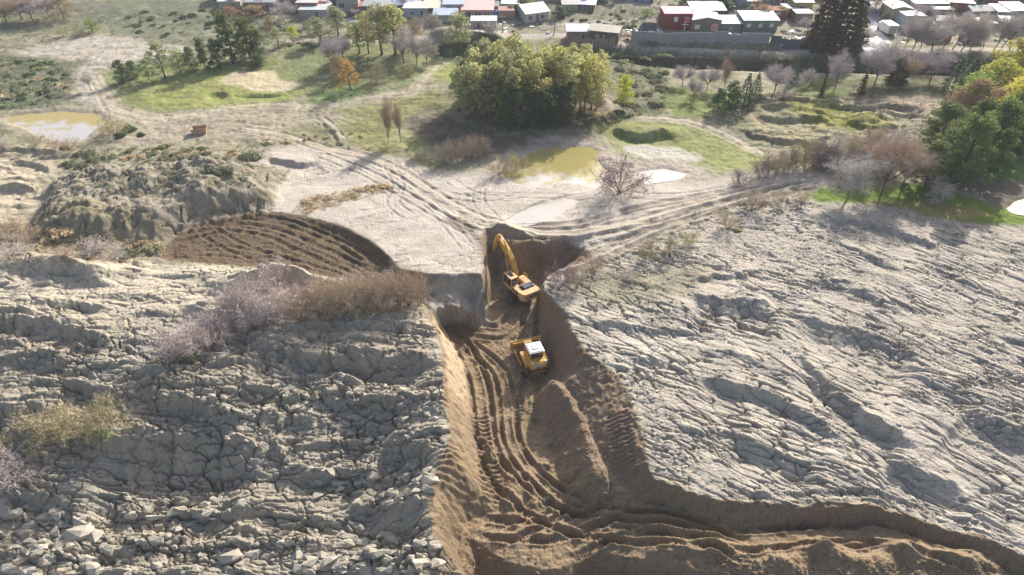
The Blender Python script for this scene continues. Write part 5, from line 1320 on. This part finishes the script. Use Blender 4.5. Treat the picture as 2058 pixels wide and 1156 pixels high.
def dozer():
    v = G(1078, 752)
    yaw = R(17)
    root = link('bulldozer', None, None, (v.x - .35, v.y + 1.75, v.z + .05), yaw)
    tag(root, 'yellow bulldozer with white cab roof in the trench, seen from behind', 'bulldozer')
    def pt(name, mb, ms, parent=None): return link(name, mb.mesh(name, ms), parent or root)
    for a, b in ((-1.48, -.92), (.92, 1.48)): trackpart(root, a, b, 3.9, 1.05)
    m = MB(); m.box(-.9, .9, -1.7, 1.9, .45, 1.15); pt('chassis', m, MUDDY)
    m = MB(); m.prism([(.0, 1.15), (2.35, 1.15), (2.4, 1.7), (2.3, 1.95), (.0, 2.1)], -.55, .55); hood = pt('engine_hood', m, YEL)
    q = MB(); q.box(-.45, .45, 2.40, 2.43, 1.2, 1.75); pt('grille', q, BLACK, hood)
    q = MB(); q.tube((.28, 1.3, 1.95), (.28, 1.3, 2.75), .07, None, 8); pt('exhaust', q, BLACK, hood)
    q = MB(); q.tube((-.3, 1.0, 1.95), (-.3, 1.0, 2.5), .1, None, 8); q.tube((-.3, 1.0, 2.5), (-.3, 1.0, 2.6), .15, None, 8); pt('air_filter', q, BLACK, hood)
    m = MB(); m.box(-1.42, -.8, -1.5, .9, 1.1, 1.55); m.box(.8, 1.42, -1.5, .9, 1.1, 1.55); pt('fender', m, YEL)
    m = MB(); m.prism([(-2.15, 1.15), (-1.45, 1.0), (-1.35, 2.15), (-1.95, 2.12), (-2.2, 1.95)], -.98, .98); tank = pt('rear_tank', m, YEL)
    q = MB(); q.box(-.72, .72, -2.225, -2.19, 1.50, 1.80); 
    q2 = pt('name_plate', q, WHITE, tank)
    text('KOMATSU', .27, BLUE, tank, (0, -2.235, 1.65), (R(88), 0, 0))
    q = MB(); q.box(-.9, -.7, -2.2, -2.0, 2.13, 2.28); q.box(.7, .9, -2.2, -2.0, 2.13, 2.28); pt('work_light', q, WHITE, tank)
    m = MB(); m.box(-.82, .82, -1.3, .25, 1.5, 2.15)
    for x in (-.82, .73):
        for y in (-1.3, -.45, .16): m.box(x, x + .09, y, y + .09, 2.15, 3.02)
    cab = pt('cab', m, YEL)
    for nm, bx in (('rear_window', (-.73, .73, -1.28, -1.25, 2.12, 3.02)), ('windscreen', (-.73, .73, .2, .23, 2.12, 3.02)), ('side_window', (-.80, -.77, -1.21, .16, 2.15, 3.02)), ('side_window', (.77, .80, -1.21, .16, 2.15, 3.02))):
        q = MB(); q.box(*bx); pt(nm, q, GLASS, cab)
    q = MB(); q.box(-.93, .93, -1.42, .38, 3.02, 3.12); q.box(-.8, .8, -1.3, .25, 3.12, 3.2); q.tube((-.95, .3, 2.1), (-.95, .3, 3.0), .03, None, 5); q.box(-.3, .4, -.9, -.2, 3.2, 3.3); pt('roof', q, WHITE, cab)
    q = MB(); q.tube((.85, .3, 3.1), (.85, .3, 3.65), .02, None, 4); q.tube((-.75, .3, 3.1), (-.75, .3, 3.6), .02, None, 4); pt('antenna', q, WHITE, cab)
    # blade: concave, wider than the tracks
    q = MB(); n_ = 7; pr = [(2.95 + .22 * ((i / (n_ - 1)) * 2 - 1) ** 2, .08 + 1.25 * i / (n_ - 1)) for i in range(n_)]
    q.prism([(y, z) for y, z in pr] + [(y - .1, z) for y, z in pr[::-1]], -1.95, 1.95)
    for x in (-1.95, 1.87): q.prism([(2.8, .1), (3.3, .1), (3.25, 1.4), (2.85, 1.4)], x, x + .08)
    for z_ in (.35, .75, 1.1): q.box(-1.7, 1.7, 2.78, 2.92, z_, z_ + .1)
    bl = pt('blade', q, YEL)
    q = MB(); q.box(-1.97, 1.97, 3.1, 3.2, 0, .14); pt('cutting_edge', q, STEEL, bl)
    for x in (-1.68, 1.58):
        q = MB(); q.prism([(-.4, .4), (2.9, .3), (2.9, .55), (-.4, .65)], x, x + .1); pt('push_arm', q, YEL)
    for x in (-.55, .5):
        q = MB(); q.tube((x, 1.7, 1.6), (x, 2.9, .9), .08, None, 8); pt('blade_cylinder', q, STEEL)
    # ripper at the back
    q = MB(); q.box(-.75, .75, -2.45, -2.25, .75, 1.0)
    for x in (-.55, 0, .5): q.prism([(-2.5, 1.05), (-2.25, 1.05), (-2.3, .35), (-2.15, .1), (-2.45, .35)], x - .05, x + .07)
    for x in (-.4, .35): q.tube((x, -1.9, 1.2), (x, -2.35, .9), .08, None, 6)
    q.box(-.6, .6, -2.25, -1.7, .55, .75); pt('ripper', q, MUDDY)
    return root
dozer()

# ------------------------------------------------------------------ the town
def wallm(name, c, rough=.9, n_=.1): return mat(name, tuple(lin(c) * .62), rough, noise=n_, nscale=1.2)
PAL = {k: wallm(k + '_wall', c) for k, c in dict(white=(236, 234, 230), cream=(224, 212, 180), grey=(172, 170, 168), palegrey=(206, 206, 206), brick=(178, 112, 98), red=(158, 66, 66), brown=(140, 122, 112), olive=(142, 146, 128), teal=(146, 160, 156), pinkbrick=(200, 160, 150), yellow=(226, 198, 136), blue=(196, 208, 224), darkgrey=(120, 126, 138), orange=(190, 110, 80)).items()}
def roofm(name, c, rough=.5, met=0.0):
    m = mat(name, tuple(lin(c) * .72), rough, met, noise=.12, nscale=.8)
    t = m.node_tree; b = t.nodes['Principled BSDF']; w = t.nodes.new('ShaderNodeTexWave'); w.inputs['Scale'].default_value = 1.6
    tcn = t.nodes.new('ShaderNodeTexCoord'); t.links.new(tcn.outputs['Object'], w.inputs[0]); bp = t.nodes.new('ShaderNodeBump'); bp.inputs['Distance'].default_value = .06; bp.inputs['Strength'].default_value = .5
    t.links.new(w.outputs['Fac'], bp.inputs['Height']); t.links.new(bp.outputs[0], b.inputs['Normal']); return m
RPAL = {k: roofm(k + '_roof', c) for k, c in dict(white=(214, 216, 218), grey=(160, 166, 172), teal=(190, 212, 210), pink=(222, 166, 166), hotpink=(236, 90, 140), bluegrey=(170, 190, 220), cream=(222, 212, 186), dark=(120, 122, 130), rust=(186, 120, 96)).items()}
PANE = mat('window_pane', (.03, .04, .06), .12, 0, .7); FRAME = mat('window_frame', (.7, .7, .68), .6); DOORM = mat('door_brown', (.12, .07, .05), .6)
PANEO = mat('orange_curtain', tuple(lin((236, 160, 130)) * .75), .7); PANEP = mat('pink_curtain', tuple(lin((240, 90, 140)) * .75), .7); PANEW = mat('white_curtain', (.7, .7, .7), .7)
BLUETANK = mat('blue_plastic', (.05, .2, .55), .5)
def window(hs, x, z, w, hh, y=-.02, pm=None, name='window', dm=None):
    q = MB(); t = .07
    for b_ in ((x - w / 2, x + w / 2, z - t, z), (x - w / 2, x + w / 2, z + hh, z + hh + t), (x - w / 2 - t, x - w / 2, z - t, z + hh + t), (x + w / 2, x + w / 2 + t, z - t, z + hh + t)): q.box(b_[0], b_[1], y - .06, y + .01, b_[2], b_[3])
    if name == 'window': q.box(x - .025, x + .025, y - .04, y + .01, z, z + hh)
    o = link(name, q.mesh(name, FRAME), hs)
    p = MB(); p.box(x - w / 2, x + w / 2, y - .015, y + .012, z, z + hh)
    link('pane' if name == 'window' else 'door_leaf', p.mesh('pane', pm or (PANE if name == 'window' else DOORM)), o)
def house(px, py, wpx, hpx, dep, wall, roof, label, yaw=0.0, style='flat', win=(), door=(), over=.3, rise=.6, name='house', slope=.35, side=()):
    v = G(px, py); W = wpx / ppm(v) / max(.3, math.cos(R(yaw))); Hh = hpx / upm(v)
    root = link(name, None, None, v - Vector((0, 0, .1)), R(yaw)); tag(root, label, name.replace('_', ' ') if name != 'house' else 'house')
    q = MB(); x0, x1 = -W / 2, W / 2
    top = Hh
    if style == 'gable_front':      # gable faces the viewer
        q.prism([(x0, -.6), (x1, -.6), (x1, top), (0, top + rise * W * .25), (x0, top)], 0, dep, 'y')
    elif style == 'gable_side':
        q.prism([(0, -.6), (dep, -.6), (dep, top), (dep / 2, top + rise * dep * .25), (0, top)], x0, x1, 'x')
    elif style == 'shed':           # rises to the back
        q.prism([(0, -.6), (dep, -.6), (dep, top + slope), (0, top)], x0, x1, 'x')
    else:
        q.box(x0, x1, 0, dep, -.6, top)
    link('wall', q.mesh('wall', PAL[wall]), root)
    r = MB(); o_ = over; t = .12
    if style == 'gable_front':
        pk = top + rise * W * .25
        for s in (-1, 1): 
            e = (s * (W / 2 + o_), top - rise * .5 * o_)
            r.prism([(0, pk + .02), e, (e[0], e[1] + t), (0, pk + .02 + t)], -o_, dep + o_, 'y')
    elif style == 'gable_side':
        pk = top + rise * dep * .25
        for a_, e0 in ((-o_, top - rise * .5 * o_), (dep + o_, top - rise * .5 * o_)): r.prism([(dep / 2, pk + .02), (a_, e0 + .02), (a_, e0 + t), (dep / 2, pk + .02 + t)], x0 - o_, x1 + o_, 'x')
    elif style == 'shed':
        r.prism([(-o_, top + .01 - .03), (dep + o_, top + slope + .04), (dep + o_, top + slope + .04 + t), (-o_, top - .02 + t)], x0 - o_, x1 + o_, 'x')
    else:
        r.box(x0 - o_ * .4, x1 + o_ * .4, -o_ * .4, dep + o_ * .4, top + .003, top + t)
    if roof: link('roof', r.mesh('roof', RPAL[roof]), root)
    for w_ in win:
        fx, fz, fw, fh = w_[:4]
        window(root, x0 + fx * W, fz * Hh, fw * W, fh * Hh, -.02, w_[4] if len(w_) > 4 else None)
    for fx, fw in door: window(root, x0 + fx * W, .02, fw * W, min(2.1, Hh * .8), -.02, None, 'door')
    return root, v, W, Hh
HS = [
 (462, 17, 46, 13, 5, 'cream', 'white', 'small cream house with one dark window and white roof edge, upper left', 0, 'flat', [(.62, .25, .28, .5)], []),
 (525, 21, 66, 15, 6, 'grey', 'grey', 'grey unfinished house with a row of openings, lower storey', 0, 'flat', [(.2, .2, .1, .5), (.45, .2, .1, .5)], [(.7, .08)]),
 (545, 6, 60, 16, 5, 'darkgrey', 'bluegrey', 'blue-grey upper house at the top edge, left side', 0, 'flat', [(.3, .3, .12, .4), (.7, .3, .12, .4)], []),
 (631, 36, 58, 15, 6, 'palegrey', 'white', 'pale grey ground-floor house with a dark door below the brick one', 0, 'flat', [(.35, .3, .06, .3)], [(.62, .09)]),
 (618, 24, 42, 17, 4.5, 'brick', 'white', 'small red brick house with white roof and three openings', 0, 'flat', [(.25, .4, .1, .3), (.5, .3, .12, .45)], [(.8, .16)]),
 (646, 18, 24, 13, 3, 'brick', None, 'narrow brick house side-on behind the red brick one', 0, 'flat', [(.5, .3, .2, .5)], []),
 (600, 4, 60, 12, 5, 'grey', 'grey', 'grey house cut off by the top edge above the brick house', 0, 'flat', [(.3, .3, .12, .4)], []),
 (700, 24, 44, 24, 6, 'palegrey', 'grey', 'pale grey house with one dark square window', 0, 'flat', [(.25, .35, .22, .35)], []),
 (760, 28, 58, 15, 7, 'darkgrey', 'grey', 'long dark blue-grey house half behind the roadside trees', 0, 'shed', [(.2, .3, .1, .4), (.6, .3, .1, .4)], []),
 (812, 20, 66, 11, 7, 'white', 'white', 'long white low house with bright roof', 4, 'shed', [(.55, .35, .07, .35), (.8, .35, .07, .35)], []),
 (836, 36, 50, 18, 6, 'blue', 'white', 'bluish white house with flat white canopy roof', 0, 'flat', [(.35, .3, .14, .4)], [(.75, .1)]),
 (872, 34, 50, 17, 7, 'pinkbrick', 'cream', 'pinkish plaster house under a broad cream roof', -6, 'shed', [(.3, .3, .14, .35), (.7, .3, .14, .35)], []),
 (912, 29, 40, 19, 5, 'white', 'bluegrey', 'white house with a tiny window beside the blue-grey lean-to', 0, 'shed', [(.3, .45, .12, .22)], [(.78, .3)]),
 (895, 46, 46, 15, 4, 'palegrey', 'bluegrey', 'low grey house with blue-grey roof and one dark window', 0, 'shed', [(.3, .3, .12, .5)], []),
 (960, 38, 62, 17, 7, 'pinkbrick', 'pink', 'brick house with pink roof and a glazed upper veranda', 0, 'shed', [(.18, .2, .22, .6), (.52, .2, .2, .6), (.8, .2, .18, .6)], []),
 (972, 57, 52, 14, 4, 'palegrey', 'white', 'white lower house with awning below the glazed veranda', 0, 'flat', [(.6, .2, .12, .6)], [(.3, .1)]),
 (1018, 38, 34, 16, 4, 'pinkbrick', None, 'roofless pale brick shed left of the white gable house', 0, 'flat', [], []),
 (1080, 43, 46, 17, 8, 'white', 'white', 'white gable house with white roof and dark windows on the hillside', 24, 'gable_side', [(.18, .3, .14, .45), (.72, .3, .16, .4)], [(.5, .1)]),
 (1162, 84, 44, 20, 4, 'pinkbrick', 'bluegrey', 'wooden shed with blue-grey roof above the canal road', 0, 'shed', [], [(.7, .15)]),
 (1212, 86, 56, 22, 5, 'brown', 'cream', 'weathered plank shed with a patched cream gable roof', -18, 'gable_side', [(.3, .3, .12, .3)], []),
 (1360, 60, 56, 30, 6, 'red', 'hotpink', 'dark red two-storey house with bright pink roof edge', 0, 'flat', [(.42, .55, .12, .25, PANEW), (.82, .5, .16, .3, PANEP)], []),
 (1338, 42, 22, 10, 3, 'brick', None, 'small brick room on the left end of the red house', 0, 'flat', [(.5, .3, .4, .5)], []),
 (1422, 42, 66, 20, 6, 'brown', 'white', 'brown house with white roof and one white window behind', 0, 'shed', [(.68, .35, .13, .4, PANEW)], []),
 (1418, 64, 58, 22, 6, 'olive', 'grey', 'olive-grey gable house with an orange window', 0, 'gable_front', [(.78, .2, .2, .45, PANEO), (.18, .3, .16, .3, PANEW)], [], .2, .35),
 (1468, 64, 40, 16, 5, 'teal', 'white', 'small grey house with pale roof and an orange lamp-like window', 0, 'shed', [(.5, .2, .14, .3, PANEO)], []),
 (1526, 64, 68, 22, 6, 'teal', 'teal', 'long grey-green house under a pale teal roof', 0, 'shed', [(.15, .45, .1, .25, PANEW), (.5, .45, .1, .25, PANEW), (.82, .45, .1, .25, PANEW)], []),
 (1558, 42, 40, 20, 4, 'brick', None, 'roofless brick house behind the teal roof', 0, 'flat', [(.55, .6, .25, .25, PANEW)], []),
 (1586, 32, 22, 14, 4, 'palegrey', 'grey', 'small grey annex left of the yellow house', 0, 'flat', [], [(.5, .3)]),
 (1612, 26, 36, 20, 6, 'yellow', 'white', 'yellow house with white roof and small dark window', 0, 'shed', [(.4, .35, .2, .3)], []),
 (1614, 44, 34, 16, 4, 'pinkbrick', 'white', 'pinkish lower annex below the yellow house', 0, 'flat', [(.4, .3, .15, .3)], []),
 (1796, 16, 60, 16, 6, 'white', 'bluegrey', 'white house with a large sloping bluish roof at the top of the street', 10, 'shed', [(.7, .3, .1, .4)], [], .3, .6),
 (1806, 46, 42, 26, 6, 'cream', 'cream', 'cream gable house with blank front on the street corner', 0, 'gable_front', [], [], .1, .4),
 (1832, 60, 40, 26, 5, 'blue', 'grey', 'pale blue house right of the cream gable', 0, 'flat', [(.4, .3, .14, .3)], []),
 (1868, 22, 66, 14, 8, 'palegrey', 'grey', 'wide grey-roofed house behind the pinkish tree', 0, 'shed', [(.3, .3, .1, .3)], []),
 (1928, 22, 46, 15, 6, 'orange', 'white', 'orange brick house with a thick white flat roof', -14, 'flat', [(.3, .3, .12, .4)], []),
 (1958, 88, 30, 20, 4, 'white', 'white', 'little white house between the bare trees by the road', 0, 'flat', [(.3, .35, .25, .4)], []),
 (2048, 34, 40, 12, 6, 'white', 'white', 'white house at the right edge between the bare trees', 0, 'shed', [(.5, .3, .1, .4)], []),
 (2000, 10, 44, 12, 6, 'brick', 'white', 'brick house with white roof at the top right', 0, 'flat', [(.4, .3, .12, .4)], []),
 (1890, 84, 40, 16, 4, 'pinkbrick', 'dark', 'low house with a dull dark roof half hidden by bare trees', 0, 'shed', [(.5, .3, .12, .4)], []),
]
for a in HS: house(*a)
# the crowded streets at the top: small houses row by row
random.seed(9)
_w = ['white', 'pinkbrick', 'grey', 'brick', 'cream', 'blue', 'palegrey', 'brown']; _r = ['white', 'grey', 'bluegrey', 'rust', 'grey', 'dark', 'rust']
_rn = {'white': 'white', 'grey': 'grey', 'bluegrey': 'blue-grey', 'rust': 'rust', 'cream': 'cream', 'dark': 'dark grey'}
_wn = {'white': 'white', 'pinkbrick': 'pinkish', 'grey': 'grey', 'brick': 'red brick', 'cream': 'cream', 'blue': 'pale blue', 'palegrey': 'light grey', 'brown': 'brown'}
for xs, py, where in (([672, 716, 748, 792, 838, 884, 930], 11, 'in the upper left town row'), ([736, 776, 812, 990, 1030, 1150, 1180], 22, 'in the middle town row'), ([1000, 1044, 1100, 1210, 1260, 1300, 1640], 3, 'on the top edge row'), ([1480, 1500, 1562], 10, 'on the slope above the teal roof'), ([1770, 1812, 1850, 1890, 1975, 2020, 2055], 34, 'in the upper right streets'), ([1846, 1902, 1990, 2032], 58, 'behind the leaning bare trees'), ([440, 486, 560, 590, 640], 4, 'at the top edge above the scrub')):
    for i, px in enumerate(xs):
        w_, r_ = random.choice(_w), random.choice(_r)
        house(px + random.uniform(-5, 5), py + random.uniform(-3, 3), random.uniform(28, 44), random.uniform(9, 14), random.uniform(3.5, 6), w_, r_, '%s house, %s roof, %s from left %s' % (_wn[w_], _rn[r_], ordi(i), where), random.uniform(-12, 12), random.choice(['shed', 'shed', 'flat', 'gable_side']), [(random.uniform(.2, .35), .3, .13, .4), (random.uniform(.55, .7), .3, .13, .4)], [(.88, .12)] if random.random() < .5 else [])
# more roofs up the hill, seen only as a strip at the top edge
for i, (px, c, r) in enumerate([(740, 'blue', 'grey'), (790, 'grey', 'white'), (850, 'blue', 'grey'), (895, 'pinkbrick', 'rust'), (940, 'brick', 'rust'), (1140, 'white', 'white'), (1590, 'palegrey', 'grey'), (2050, 'palegrey', 'bluegrey')]):
    house(px, 1, 44, 12, 6, c, r, ['blue-grey house at the top edge, first right of the brick roofs', 'grey house with white roof at the top edge', 'bluish house at the top edge above the cream roof', 'pinkish house with rust roof at the top edge', 'brick house with rust roof at the top edge', 'white house at the top edge above the leaning pole', 'pale grey house at the top edge left of the tall conifers', 'grey house in the top right corner'][i], 0, 'shed', [(.3, .3, .1, .4), (.7, .3, .1, .4)], [])
def simple(name, label, cat, mb, ms, loc, rz=0, group=None):
    o = link(name, mb.mesh(name, ms), None, loc, rz); tag(o, label, cat, group); return o
CONC = mat('concrete', tuple(C(176, 178, 180)), .9, noise=.15, nscale=1.5); WOOD = mat('weathered_wood', tuple(C(176, 158, 144)), .9, noise=.2, nscale=2)
# the grey panel wall between posts
def panelwall(name, label, a, b, hpx, step, m, cat='wall', piece='panel', gap=.12, jitter=0.0, post=True, group=None):
    A, B_ = G(*a), G(*b); L = (B_ - A).length; k = max(2, int(L / step)); d = (B_ - A) / k; an = math.atan2(d.y, d.x)
    root = link(name, None, None, A); tag(root, label, cat, group)
    Hh = hpx / upm(A)
    for i in range(k):
        p = A + d * i; zz = Z(p.x + d.x / 2, p.y + d.y / 2) - A.z
        q = MB(); q.box(gap / 2, d.length - gap / 2, -.05, .05, -.3, Hh * (1 + random.uniform(-jitter, jitter)))
        o = link(piece, q.mesh(piece, m), root, Vector((d.x * i, d.y * i, zz)), an)
        if post:
            q = MB(); q.box(-.09, .09, -.1, .1, -.3, Hh + .15); link('post', q.mesh('post', m), root, Vector((d.x * i, d.y * i, zz)), an)
    return root
panelwall('panel_wall', 'long grey concrete panel wall below the red and teal houses', (1268, 84), (1545, 88), 18, 3.0, CONC)
panelwall('panel_wall', 'darker right end of the grey wall towards the tall conifers', (1548, 89), (1650, 96), 17, 2.2, PAL['darkgrey'])
panelwall('plank_fence', 'uneven grey plank fence in front of the two wooden sheds', (1140, 92), (1236, 95), 18, .75, WOOD, 'fence', 'plank', .12, .2, False)
panelwall('garden_fence', 'low white fence on the bank left of the dense grey-green tree', (866, 72), (912, 70), 5, 1.6, WHITE, 'fence', 'rail', .3)
panelwall('garden_wall', 'low grey garden wall right of the street', (1808, 70), (1880, 70), 8, 3, CONC)
panelwall('post_fence', 'sparse wooden post fence along the canal road', (1240, 100), (1330, 103), 10, 1.4, WOOD, 'fence', 'picket', 1.2, .2, False)
def pole(px, py, hpx, label, lean=0, arm=False, m=None):
    v = G(px, py); Hh = hpx / upm(v); q = MB(); q.tube((0, 0, -.5), (lean * Hh, 0, Hh), .13, .09, 7)
    if arm: q.tube((lean * Hh, 0, Hh), (lean * Hh + .9, -.2, Hh + .15), .05, None, 5); q.box(lean * Hh + .8, lean * Hh + 1.3, -.3, -.05, Hh + .08, Hh + .2)
    else: q.box(lean * Hh - .8, lean * Hh + .8, -.06, .06, Hh - .6, Hh - .48)
    simple('utility_pole' if not arm else 'street_lamp', label, 'utility pole' if not arm else 'street lamp', q, m or WOOD, v)
pole(1112, 72, 48, 'leaning pale utility pole on the hillside by the white gable house', .12); pole(1271, 70, 28, 'short utility pole left of the red house'); pole(1668, 102, 28, 'street lamp on the canal road below the tall conifers', 0, True, CONC); pole(1010, 66, 34, 'utility pole in front of the brick shed'); pole(1783, 44, 36, 'dark utility pole beside the cream gable house', 0, False, DOORM); pole(1375, 62, 16, 'thin white pole in front of the red house', 0, False, WHITE)
# open-topped skip on the mud
v = G(403, 268); q = MB(); w_, l_ = 1.35, .8
q.prism([(-w_ * .75, 0), (w_ * .75, 0), (w_, 1.15), (w_ - .08, 1.15), (w_ * .72, .08), (-w_ * .72, .08), (-w_ + .08, 1.15), (-w_, 1.15)], -l_, l_, 'y', 0); q.prism([(-w_ * .75, 0), (w_ * .75, 0), (w_, 1.15), (-w_, 1.15)], -l_ - .05, -l_, 'y'); q.prism([(-w_ * .75, 0), (w_ * .75, 0), (w_, 1.15), (-w_, 1.15)], l_, l_ + .05, 'y')
simple('skip', 'rusty tan open skip alone on the bare mud', 'skip', q, mat('rusty_skip', tuple(C(196, 164, 138)), .8, noise=.2), v, R(12))
v = G(998, 34); q = MB(); q.tube((0, 0, -.3), (0, 0, 1.5), .75, None, 14); q.tube((0, 0, 1.5), (0, 0, 1.7), .75, .3, 14); simple('water_tank', 'blue plastic water tank beside the glazed veranda', 'water tank', q, BLUETANK, v + Vector((0, 0, 0)))
v = G(1790, 72); 
kr = link('parked_van', None, None, v, R(4)); tag(kr, 'white box van parked at the foot of the street', 'van')
q = MB(); q.box(-1.2, 1.2, -.2, 3.9, .5, 2.5); link('box_body', q.mesh('box_body', WHITE), kr)
q = MB(); q.prism([(3.9, .5), (5.4, .5), (5.4, 1.2), (4.9, 1.9), (3.9, 1.9)], -1.0, 1.0); link('van_cab', q.mesh('van_cab', WHITE), kr)
for x in (-1.1, .85):
    for y in (.8, 4.4): q = MB(); q.tube((x, y, .4), (x + .25, y, .4), .4, None, 12); link('wheel', q.mesh('wheel', BLACK), kr)
q = MB(); q.box(-.9, .9, -.23, -.2, .6, 2.3); link('rear_door', q.mesh('rear_door', PAL['palegrey']), kr)
# heap of scrap by the red house, tarpaulin
v = G(1304, 62); q = MB(); q.add([(-2, 0, 0), (2, 0, 0), (2.2, .6, 1.5), (-1.2, .8, 1.9), (-2, 2.4, 0), (2, 2.4, 0)], [(0, 1, 2, 3), (3, 2, 5, 4), (0, 3, 4), (1, 5, 2)]); simple('tarpaulin', 'crumpled blue-grey tarpaulin over scrap left of the red house', 'tarpaulin', q, PAL['darkgrey'], v, .2)
v = G(652, 14); q = MB()
for k in range(5): a0, a1 = math.pi * k / 5, math.pi * (k + 1) / 5; q.add([(2.2 * math.cos(a0), 0, 1.6 * math.sin(a0)), (2.2 * math.cos(a1), 0, 1.6 * math.sin(a1)), (2.2 * math.cos(a1), 3, 1.6 * math.sin(a1)), (2.2 * math.cos(a0), 3, 1.6 * math.sin(a0))], [(0, 1, 2, 3)])
simple('tarpaulin', 'white arched tarpaulin beside the small red brick house', 'tarpaulin', q, PAL['blue'], v)
v = G(1660, 78); q = MB(); q.prism([(0, 0), (2.4, 0), (2.4, 2.4), (0, 2.9)], -1.1, 1.1); simple('tin_shelter', 'small blue-grey tin shelter at the foot of the left conifer', 'shelter', q, PAL['darkgrey'], v)

# lumber, sheet metal and rubbish about the yards
random.seed(77); q = MB()
for (x0, x1, y0, y1, k) in ((1235, 1330, 58, 82, 60), (1570, 1740, 60, 92, 110), (920, 1120, 40, 68, 50), (1390, 1560, 66, 80, 40), (1800, 2050, 60, 92, 60), (660, 900, 34, 56, 40)):
    for _ in range(k):
        v = G(random.uniform(x0, x1), random.uniform(y0, y1)); M = Matrix.Translation(v) @ Matrix.Rotation(random.uniform(0, 3), 4, 'Z') @ Matrix.Rotation(random.gauss(0, .3), 4, 'X')
        a, b, c = random.uniform(.15, .8), random.uniform(.1, .35), random.uniform(.05, .4); q.box(-a, a, -b, b, -.1, c, M, random.randrange(4))
o = link('rubbish', q.mesh('rubbish', [WHITE, WOOD, PAL['blue'], PAL['brick']])); o['kind'] = 'stuff'
# ------------------------------------------------------------------ the air
hz = MB(); hz.box(-4600, 4600, -400, 4700, -22, 62)
HAZE = bpy.data.materials.new('haze_air'); HAZE.use_nodes = True; t = HAZE.node_tree; t.nodes.clear()
out = t.nodes.new('ShaderNodeOutputMaterial'); pv = t.nodes.new('ShaderNodeVolumePrincipled'); pv.inputs['Color'].default_value = (.86, .92, 1, 1); pv.inputs['Density'].default_value = .0003
t.links.new(pv.outputs[0], out.inputs['Volume'])
ho = link('haze', hz.mesh('haze', HAZE)); ho['kind'] = 'stuff'
